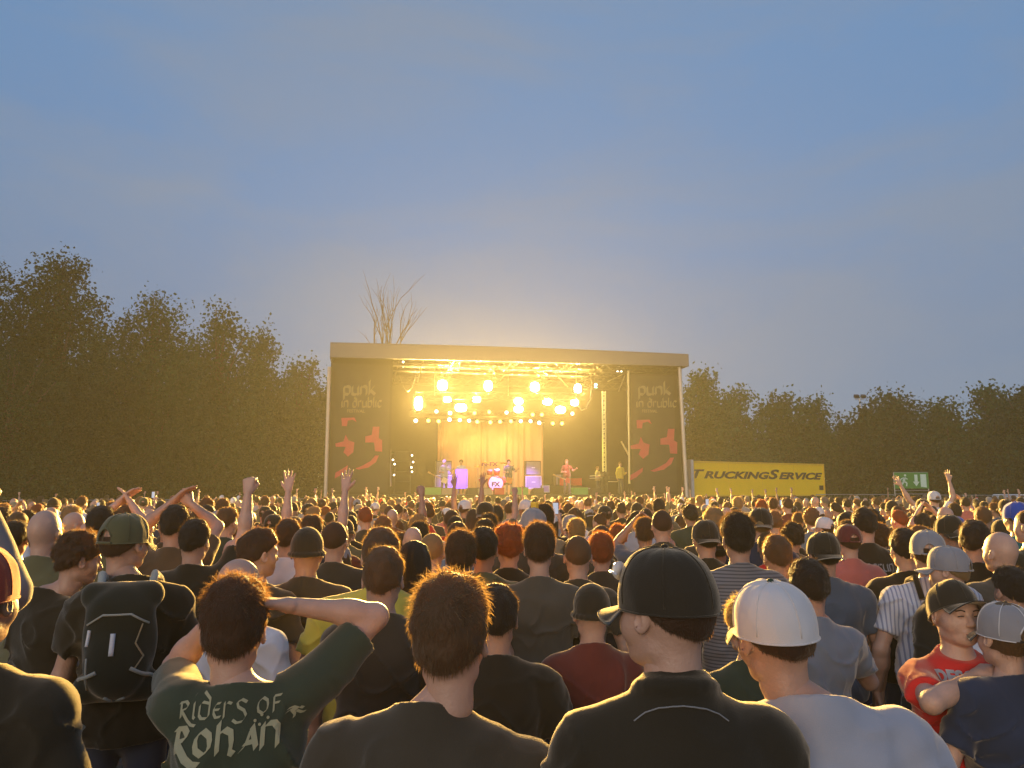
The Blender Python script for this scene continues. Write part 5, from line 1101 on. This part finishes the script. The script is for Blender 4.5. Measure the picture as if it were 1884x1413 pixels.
hero('man in blue grey tee with hand at his ear between white cap and slate tee', 1488, 1072, 3.54, .1, 1, 'blue grey', 'short', 'dark', w=.98, R=((.62, .45, -.75), (-.62, .05, .95)), hr='flat', seed=69)
hero('blond person just left of the off white mesh cap', 1372, 1148, 3.3, .15, 0, 'dark green', 'wavy', 'blond', fem=True, w=.92, seed=70)
hero('man in salmon tee and maroon cap behind the slate blue tee', 1560, 990, 5.88, 0, 0, 'salmon', 'under', 'brown', cap='maroon', w=1.05, seed=71, res=.014)
r2_, d2_ = hero('man in black tee with pale back print right of the salmon tee', 1590, 962, 6.24, 0, 0, 'black', 'short', 'dark', w=1.1, seed=72, res=.014)
print_on(r2_, d2_, [('uncrun', fa(-.11, 1.33, .05), (.09, .1)), ('eoc', fa(-.06, 1.24, .06), (.09, .1))], SHIRT['grey'])
hero('dark haired man in black tee left of the white striped shirt', 1664, 1005, 4.92, -.1, 0, 'black', 'short', 'dark', w=1.0, seed=73, res=.012)
hero('man in white striped shirt and grey cap with a black backpack', 1706, 1010, 4.44, -.2, 0, 'white striped', 'under', 'brown', cap='grey', w=1.05, yaw=-.2, seed=74, res=.011)
Y_, DY = hero('man in big grey cap and dark jacket right of the black backpack', 1742, 1040, 4.2, .5, 0, 'black', 'under', 'blond', cap='grey', w=1.05, yaw=.35, face=True, sleeve=1.2, seed=75, res=.011)
hero('bearded dark haired man in black tee looking right', 1792, 990, 5.04, -.4, 0, 'black', 'short', 'dark', yaw=-.35, face=True, w=.98, seed=76, res=.012)
hero('dark haired person in white top at the right edge', 1862, 1080, 3.96, 0, 1, 'white', 'short', 'dark', w=1.0, seed=77, res=.012)
hero('bald man in charcoal tee near the right edge', 1840, 1010, 4.68, 0, 0, 'charcoal', 'bald', w=1.0, yaw=.3, face=True, seed=78, res=.013)
hero('person in deep blue cap and green top at the right edge', 1869, 948, 6.6, 0, 0, 'teal', 'under', 'brown', cap='blue', capkw=dict(turn=math.pi), seed=80, res=.016, hres=.009)
hero('person in pale cap lifted over the crowd with both arms raised high', 1718, 916, 14, 0, 0, 'white', 'under', 'brown', cap='white', R=((.5, .1, .85), (-.1, .1, 1)), L=((.7, .1, .7), (.45, .1, 1)), hr='open', hl='open', seed=81, res=.02, hres=.01)
hero('man clapping with raised hands near the left edge behind the backpacker', 186, 962, 5.6, 0, 0, 'olive', 'short', 'dark', R=dict(to=(.045, .30, 1.80), pole=(1, -.1, -.7)), L=dict(to=(-.045, .30, 1.80), pole=(-1, -.1, -.7)), hr='flat', hl='flat', seed=82, res=.014, hres=.007)
hero('man lifting both cupped hands left of the raised fist', 322, 962, 5.3, 0, 1, 'brown', 'short', 'dark', L=dict(to=(-.12, .22, 1.80), pole=(-1, 0, -.6)), R=dict(to=(-.01, .24, 1.79), pole=(1, 0, -.6)), hr='grip', hl='flat', seed=83, res=.014, hres=.007)
# black backpack of the striped shirt man
bq = thing('backpack', 'black backpack on the white striped shirt near the right edge', 'backpack', (P(1706, 1000, 4.44).x, 4.44, 0), -.2); bq.scale = (P(1706, 1010, 4.44).z/1.675,)*3
V, Q = sdf_mesh([ell((0, -.20, 1.22), (.15, .09, .24), .03), ell((0, -.26, 1.12), (.11, .05, .13), .03)], .012, [], lambda X, Y, Z: (vnoise(X*12, Y*12, Z*10)*.01).astype(np.float32)); obj('bag', npmesh('bag', V, [Q]), bq, SHIRT['black'])
for s in (-1, 1): m = MB(); m.tube([(s*.09, -.15, 1.42), (s*.10, -.09, 1.53), (s*.105, .03, 1.50), (s*.12, .13, 1.34), (s*.12, -.12, 1.04)], .016, 8); m.build('shoulder_strap', SHIRT['black'], bq, True)
print('heroes', len(PLACED))
# ------------------------------------------------------------------ the rest of the crowd
SPECS = [dict(w=1.0), dict(w=1.12, belly=.6), dict(w=.9), dict(fem=True, w=.9), dict(w=1.05, R='up', hr='fist'), dict(w=1.0, R='clap', L='clap', hr='flat', hl='flat'), dict(w=1.0, R='phone', hr='grip'), dict(w=.95, R='high', L='high', hr='open', hl='open'),
         dict(w=1.0, yaw=-.7, face=True), dict(w=1.0, yaw=.7, face=True), dict(fem=True, w=.9, L='high', hl='open')]
PTXT = ['', 'stocky ', 'slim ', 'slight ', '', '', '', '', '', '', 'slight ']
ACT = ['', '', '', '', ' with one fist up', ' clapping overhead', ' holding up a phone', ' with both hands high', ' looking right', ' looking left', ' with one open hand up']
LIB = {}
def lib(k, lod):
    if (k, lod) not in LIB:
        sp = dict(SPECS[k]); sp.update(dict(seed=k*3+lod, res=(.014, .020)[lod], hres=(.008, .0105)[lod])); D = build_person_meshes(**sp); LIB[(k, lod)] = (D, data_of(D))
    return LIB[(k, lod)]
CUPM = pmat('beer_cup', (.75, .55, .08), .25, 0, .1)
LMK = [(-1e9, 60, 'at the left edge'), (60, 210, 'below the tallest trees'), (210, 400, 'below the rounded trees'), (400, 520, 'below the sloping trees'), (520, 610, 'left of the stage post'), (610, 715, 'before the left banner'), (715, 800, 'before the left wing'),
       (800, 865, 'before the purple-tinted cabinet'), (865, 940, 'before the drum kit'), (940, 1000, 'before the right cabinets'), (1000, 1085, 'before the long haired guitarist'), (1085, 1155, 'before the ladder truss'), (1155, 1250, 'before the right banner'),
       (1250, 1340, 'before the trailer end'), (1340, 1430, 'before the trailer middle'), (1430, 1520, 'before the trailer tail'), (1520, 1640, 'below the floodlight mast'), (1640, 1715, 'below the exit sign'), (1715, 1800, 'right of the exit sign'), (1800, 1e9, 'at the right edge')]
ORD = ['nearest', 'second', 'third', 'fourth', 'fifth', 'sixth', 'seventh', 'eighth', 'ninth', 'tenth', 'eleventh', 'twelfth', 'thirteenth', 'fourteenth', 'fifteenth']
MK = np.zeros((353, 471), bool)
def stamp(x, Y, s, test=False):
    hx0, hy0 = proj((x-.095*s, Y, 1.79*s)); hx1, hy1 = proj((x+.095*s, Y, 1.54*s)); a = [int(max(0, v)/4) for v in (hx0, hx1+4, hy0, hy1+3)]
    reg = MK[a[2]:a[3], a[0]:a[1]]; f = 0 if reg.size == 0 or hx1 < -10 or hx0 > PW+10 else 1-reg.mean()
    if not test or f >= .2:
        sx0, sy0 = proj((x-.21*s, Y, 1.47*s)); sx1, sy1 = proj((x+.21*s, Y, .9*s)); reg[:] = True; MK[int(max(0, sy0)/4):int(max(0, sy1)/4)+1, int(max(0, sx0)/4):int(max(0, sx1)/4)+1] = True
    return f
rc = random.Random(77); cand = []
for i, (x, y) in enumerate(PLACED): stamp(x, y, 1.0) if y < 4.6 else None
row = 0; y = 5.0
while y < 37.5:
    hwid = .70*y+1.5; x = -hwid+rc.random()*.5; stp = .50
    while x < hwid:
        X, Y = x+rc.uniform(-.19, .19), y+rc.uniform(-.24, .24)
        if float(vnoise(X*.9+3, Y*.9, 1.5)) > .36: x += stp; continue
        lim = 36.9+X*.17
        if Y < lim-1.5 and all((X-a)**2+(Y-b)**2 > .22 for a, b in PLACED) and not (1590 < proj((X, Y, 1.5))[0] < 1650 and Y < 6.2): cand.append((Y, X))
        x += stp
    y += .52
cand.sort(); N_IND = 292-len(PLACED); ind = []; rest = []
cols = ['black', 'faded black', 'charcoal', 'faded black', 'black', 'charcoal', 'navy', 'dark green', 'brown', 'olive', 'maroon', 'grey', 'slate', 'white', 'red', 'tan', 'orange', 'camouflage', 'blue grey', 'teal', 'light grey', 'salmon']
cw = [14, 14, 10, 10, 6, 6, 6, 4, 4, 4, 3, 5, 5, 4, 1.3, 3, .8, 1, 4, 1, 3, .8]
def traits(Y):
    up_ = .2 if Y < 9 else .5; k = rc.choices(range(11), [24, 14, 12, 13, 3*up_, 3*up_, 2.5*up_, 1.8*up_, 6, 6, 1.6*up_])[0]; fem = k in (3, 10)
    hair = rc.choices(['short', 'crop', 'bald', 'wavy', 'curly', 'long', 'beanie', 'bun', 'pony'], [30, 14, 8, 14, 6, 3, 3, 1, 1] if not fem else [5, 0, 0, 5, 4, 30, 2, 8, 10])[0]
    cap = rc.choices([None, 'black', 'grey', 'white', 'red', 'olive', 'blue', 'tan', 'maroon'], [74, 11, 4, 4, 1.5, 2, .7, 1.5, 1.3])[0]
    if hair in ('bun', 'beanie', 'curly'): cap = None
    hc = rc.choices(['dark', 'brown', 'light brown', 'blond', 'ginger', 'grey'], [34, 30, 14, 11, 5, 6])[0]
    return k, hair, cap, hc, rc.choices(cols, cw)[0], rc.choice([0, 0, 1, 2]), min(1.07, max(.90, rc.gauss(.985, .04))) if not fem else rc.uniform(.86, .96), rc.gauss(0, .28), rc.randrange(4)
for Y, X in cand:
    t_ = traits(Y); f = stamp(X, Y, t_[6], True)
    if len(ind) < N_IND:
        if f >= .2: ind.append((X, Y, t_))
    else:
        if f >= .2 or rc.random() < .25: rest.append((X, Y, t_))
print('individuals', len(ind), 'to', ind[-1][1], 'rest', len(rest))
cnt = {}; HT = {'short': 'short', 'crop': 'cropped', 'wavy': 'tousled', 'curly': 'curly', 'long': 'long', 'bun': 'knotted', 'pony': 'tied'}
for i, (X, Y, (k, hair, cap, hc, sh, sk, s, rz, pt)) in enumerate(ind):
    lod = 0 if Y < 8 else 1; D, me = lib(k, lod)
    head = ('%s cap' % cap) if cap else 'shaved head' if hair == 'bald' else 'knitted cap' if hair == 'beanie' else '%s %s hair' % (HT[hair], hc)
    px_ = proj((X, Y, 1.7))[0]; lm = next(l for a, b, l in LMK if a <= px_ < b); desc = '%s, %s tee%s' % (head, sh, ACT[k]); key = (desc, lm); cnt[key] = cnt.get(key, 0)+1
    lb = 'person with %s, %s such' % (desc, ORD[cnt[key]-1]) if cnt[key] > 1 else 'person with '+desc
    lb = lb+' '+lm; lb = lb.replace('person with ', 'person, ') if len(lb.split()) > 16 else lb; lb = lb.replace(' such', '') if len(lb.split()) > 16 else lb; lb = lb.replace(' up ', ' ') if len(lb.split()) > 16 else lb; print('LONG', lb) if len(lb.split()) > 16 else 0
    r = person(lb, D, me, X, Y, s, rz-math.atan2(X, 41-Y)*.6*0+math.atan2(X, 41-Y)*.5, SKIN[sk], SHIRT[sh], hair, hc, 1 if Y < 8 else 2, cap, pt, GC, dict(turn=math.pi if rc.random() < .25 else 0, simple=Y > 7))
    r.rotation_euler.x = rc.gauss(0, .03); r.rotation_euler.y = rc.gauss(0, .035)
    if k in (4, 8, 9, 10) and rc.random() < .5: r.scale.x = -r.scale.x
    if k == 6: # phone in the raised hand
        S, E, Wp, u, f_ = arm_pts(D['spec'], 1); ph = thing('phone', 'phone held up by the %s person %s' % (head.replace(' hair', ' haired'), lm), 'phone', (0, 0, 0), 0, 'phones held up in the crowd')
        ph.matrix_world = Matrix.Translation((X, Y, 0)) @ Matrix.Rotation(r.rotation_euler.z, 4, 'Z') @ Matrix.Scale(s, 4) @ Matrix.Translation(Vector(Wp+f_*.10+np.array((0, .035, .02))))
        m = MB(); m.box((0, 0, 0), (.074, .009, .15)); m.build('case', M_BLACK, ph); m = MB(); m.box((0, -.006, 0), (.066, .002, .138)); m.build('screen', emat('phone_screen', (.7, .75, .9), .7) if 'phone_screen' not in bpy.data.materials else bpy.data.materials['phone_screen'], ph)
# a beer cup held up before the stage
D = build_person_meshes(res=.016, hres=.009, R='high', hr='grip', w=1.0); q = P(989, 938, 7.2); sC = .98; S, E, Wp, u, f_ = arm_pts(D['spec'], 1); X0 = q.x-(Wp+f_*.05)[0]*sC
zc_ = (Wp+f_*.10)[2]*sC
person('person lifting a yellow beer cup over the heads before the drums', D, data_of(D), X0, 7.2, sC*.90, 0, SKIN[0], SHIRT['brown'], 'short', 'ginger', 1, None, 0, GC)
cu = thing('beer_cup', 'yellow plastic beer cup held up over the crowd before the stage', 'cup', (X0+(Wp+f_*.09)[0]*sC*.90, 7.2+(Wp+f_*.09)[1]*sC*.90+.03, zc_*.90-.06)); m = MB(); m.lathe([(.030, 0), (.040, .13), (.041, .135), (.036, .132)], (0, 0, 0), 20); m.build('cup', CUPM, cu, True); m = MB(); m.lathe([(.036, .105), (.038, .125)], (0, 0, 0), 20); m.build('foam', SHIRT['white'], cu, True)
# far rows: one mass
SM_ = list(SHIRT.values()); mats = SKIN+[HAIR[h] for h in HAIR]+[SHIRT[c] for c in SHIRT]+[PANTS[0]]; mi = {m_.name: i for i, m_ in enumerate(mats)}
FV = {}
def farv(k, hair):
    if (k, hair) not in FV:
        sp = dict(SPECS[k]); sp.update(res=.044, hres=.030, seed=k, hands=k in (4, 5, 6, 7, 10)); fb = ('fb', k)
        if fb not in FV:
            D = build_person_meshes(**sp); ok = []
            for nm in ('body', 'shirt'):
                V, Fl = D[nm]; F = Fl[0]; keep = V[F].mean(1)[:, 2] > .8; ok.append((V, F[keep]))
            FV[fb] = (D, ok)
        D, ok = FV[fb]; hm = None
        if hair != 'bald': V, Fl = hair_mesh('short' if hair in ('cap', 'beanie') else hair, .022, 60, .008, 5); hm = (xf(V, D['HM']), Fl)
        FV[(k, hair)] = (ok, hm)
    return FV[(k, hair)]
Vs, Qs, Qm, Ts, Tm, n0 = [], [], [], [], [], 0
for X, Y, (k, hair, cap, hc, sh, sk, s, rz, pt) in rest:
    if k in (8, 9): k = 0
    if k < 4 and rc.random() < .06: k = rc.choice([4, 5, 7, 6, 10])
    mir = rc.random() < .5
    (b_, s_), hm = farv(k, 'short' if cap or hair in ('beanie', 'bun', 'pony') else hair); c_, sn = math.cos(rz)*s, math.sin(rz)*s; R_ = np.array([[c_, -sn, 0], [sn, c_, 0], [0, 0, s]]); R_ = R_ @ np.diag([-1 if mir else 1, 1, 1])
    hmat = mi[CAPM[cap].name] if cap and CAPM[cap].name in mi else (mi[SHIRT[cap].name] if cap in SHIRT else mi[HAIR[hc].name])
    for (V, F), mm_ in ((b_, sk), (s_, mi[SHIRT[sh].name])): Vs.append(V @ R_.T+(X, Y, 0)); Qs.append(F+n0); Qm.append(np.full(len(F), mm_)); n0 += len(V)
    if hm:
        V, Fl = hm; Vs.append(V @ R_.T+(X, Y, 0))
        for F in Fl: (Qs if F.shape[1] == 4 else Ts).append(F+n0); (Qm if F.shape[1] == 4 else Tm).append(np.full(len(F), hmat))
        n0 += len(V)
me = npmesh('far_crowd', np.concatenate(Vs), [np.concatenate(Qs), np.concatenate(Ts)], mats, np.concatenate(Qm+Tm)); tag(obj('crowd', me), 'dense mass of far concert goers right up to the stage', 'crowd', kind='stuff')
print('far verts', n0)
# ------------------------------------------------------------------ haze lit by the stage, added to stand for lens glare too
m = MB(); m.box((0, 44, 11.5), (190, 110, 25)); hz_ = m.build('haze', None); hz_.data.materials.clear()
hm_ = bpy.data.materials.new('haze'); hm_.use_nodes = True; t_ = hm_.node_tree; t_.nodes.clear(); o_ = t_.nodes.new('ShaderNodeOutputMaterial'); v_ = t_.nodes.new('ShaderNodeVolumePrincipled')
v_.inputs['Color'].default_value = (.95, .93, .90, 1); v_.inputs['Density'].default_value = 0.00080; v_.inputs['Anisotropy'].default_value = .30; t_.links.new(v_.outputs[0], o_.inputs['Volume'])
hz_.data.materials.append(hm_); tag(hz_, 'thin haze over the festival ground, added for lens glare too', 'haze', kind='stuff'); hm_.cycles.homogeneous_volume = True
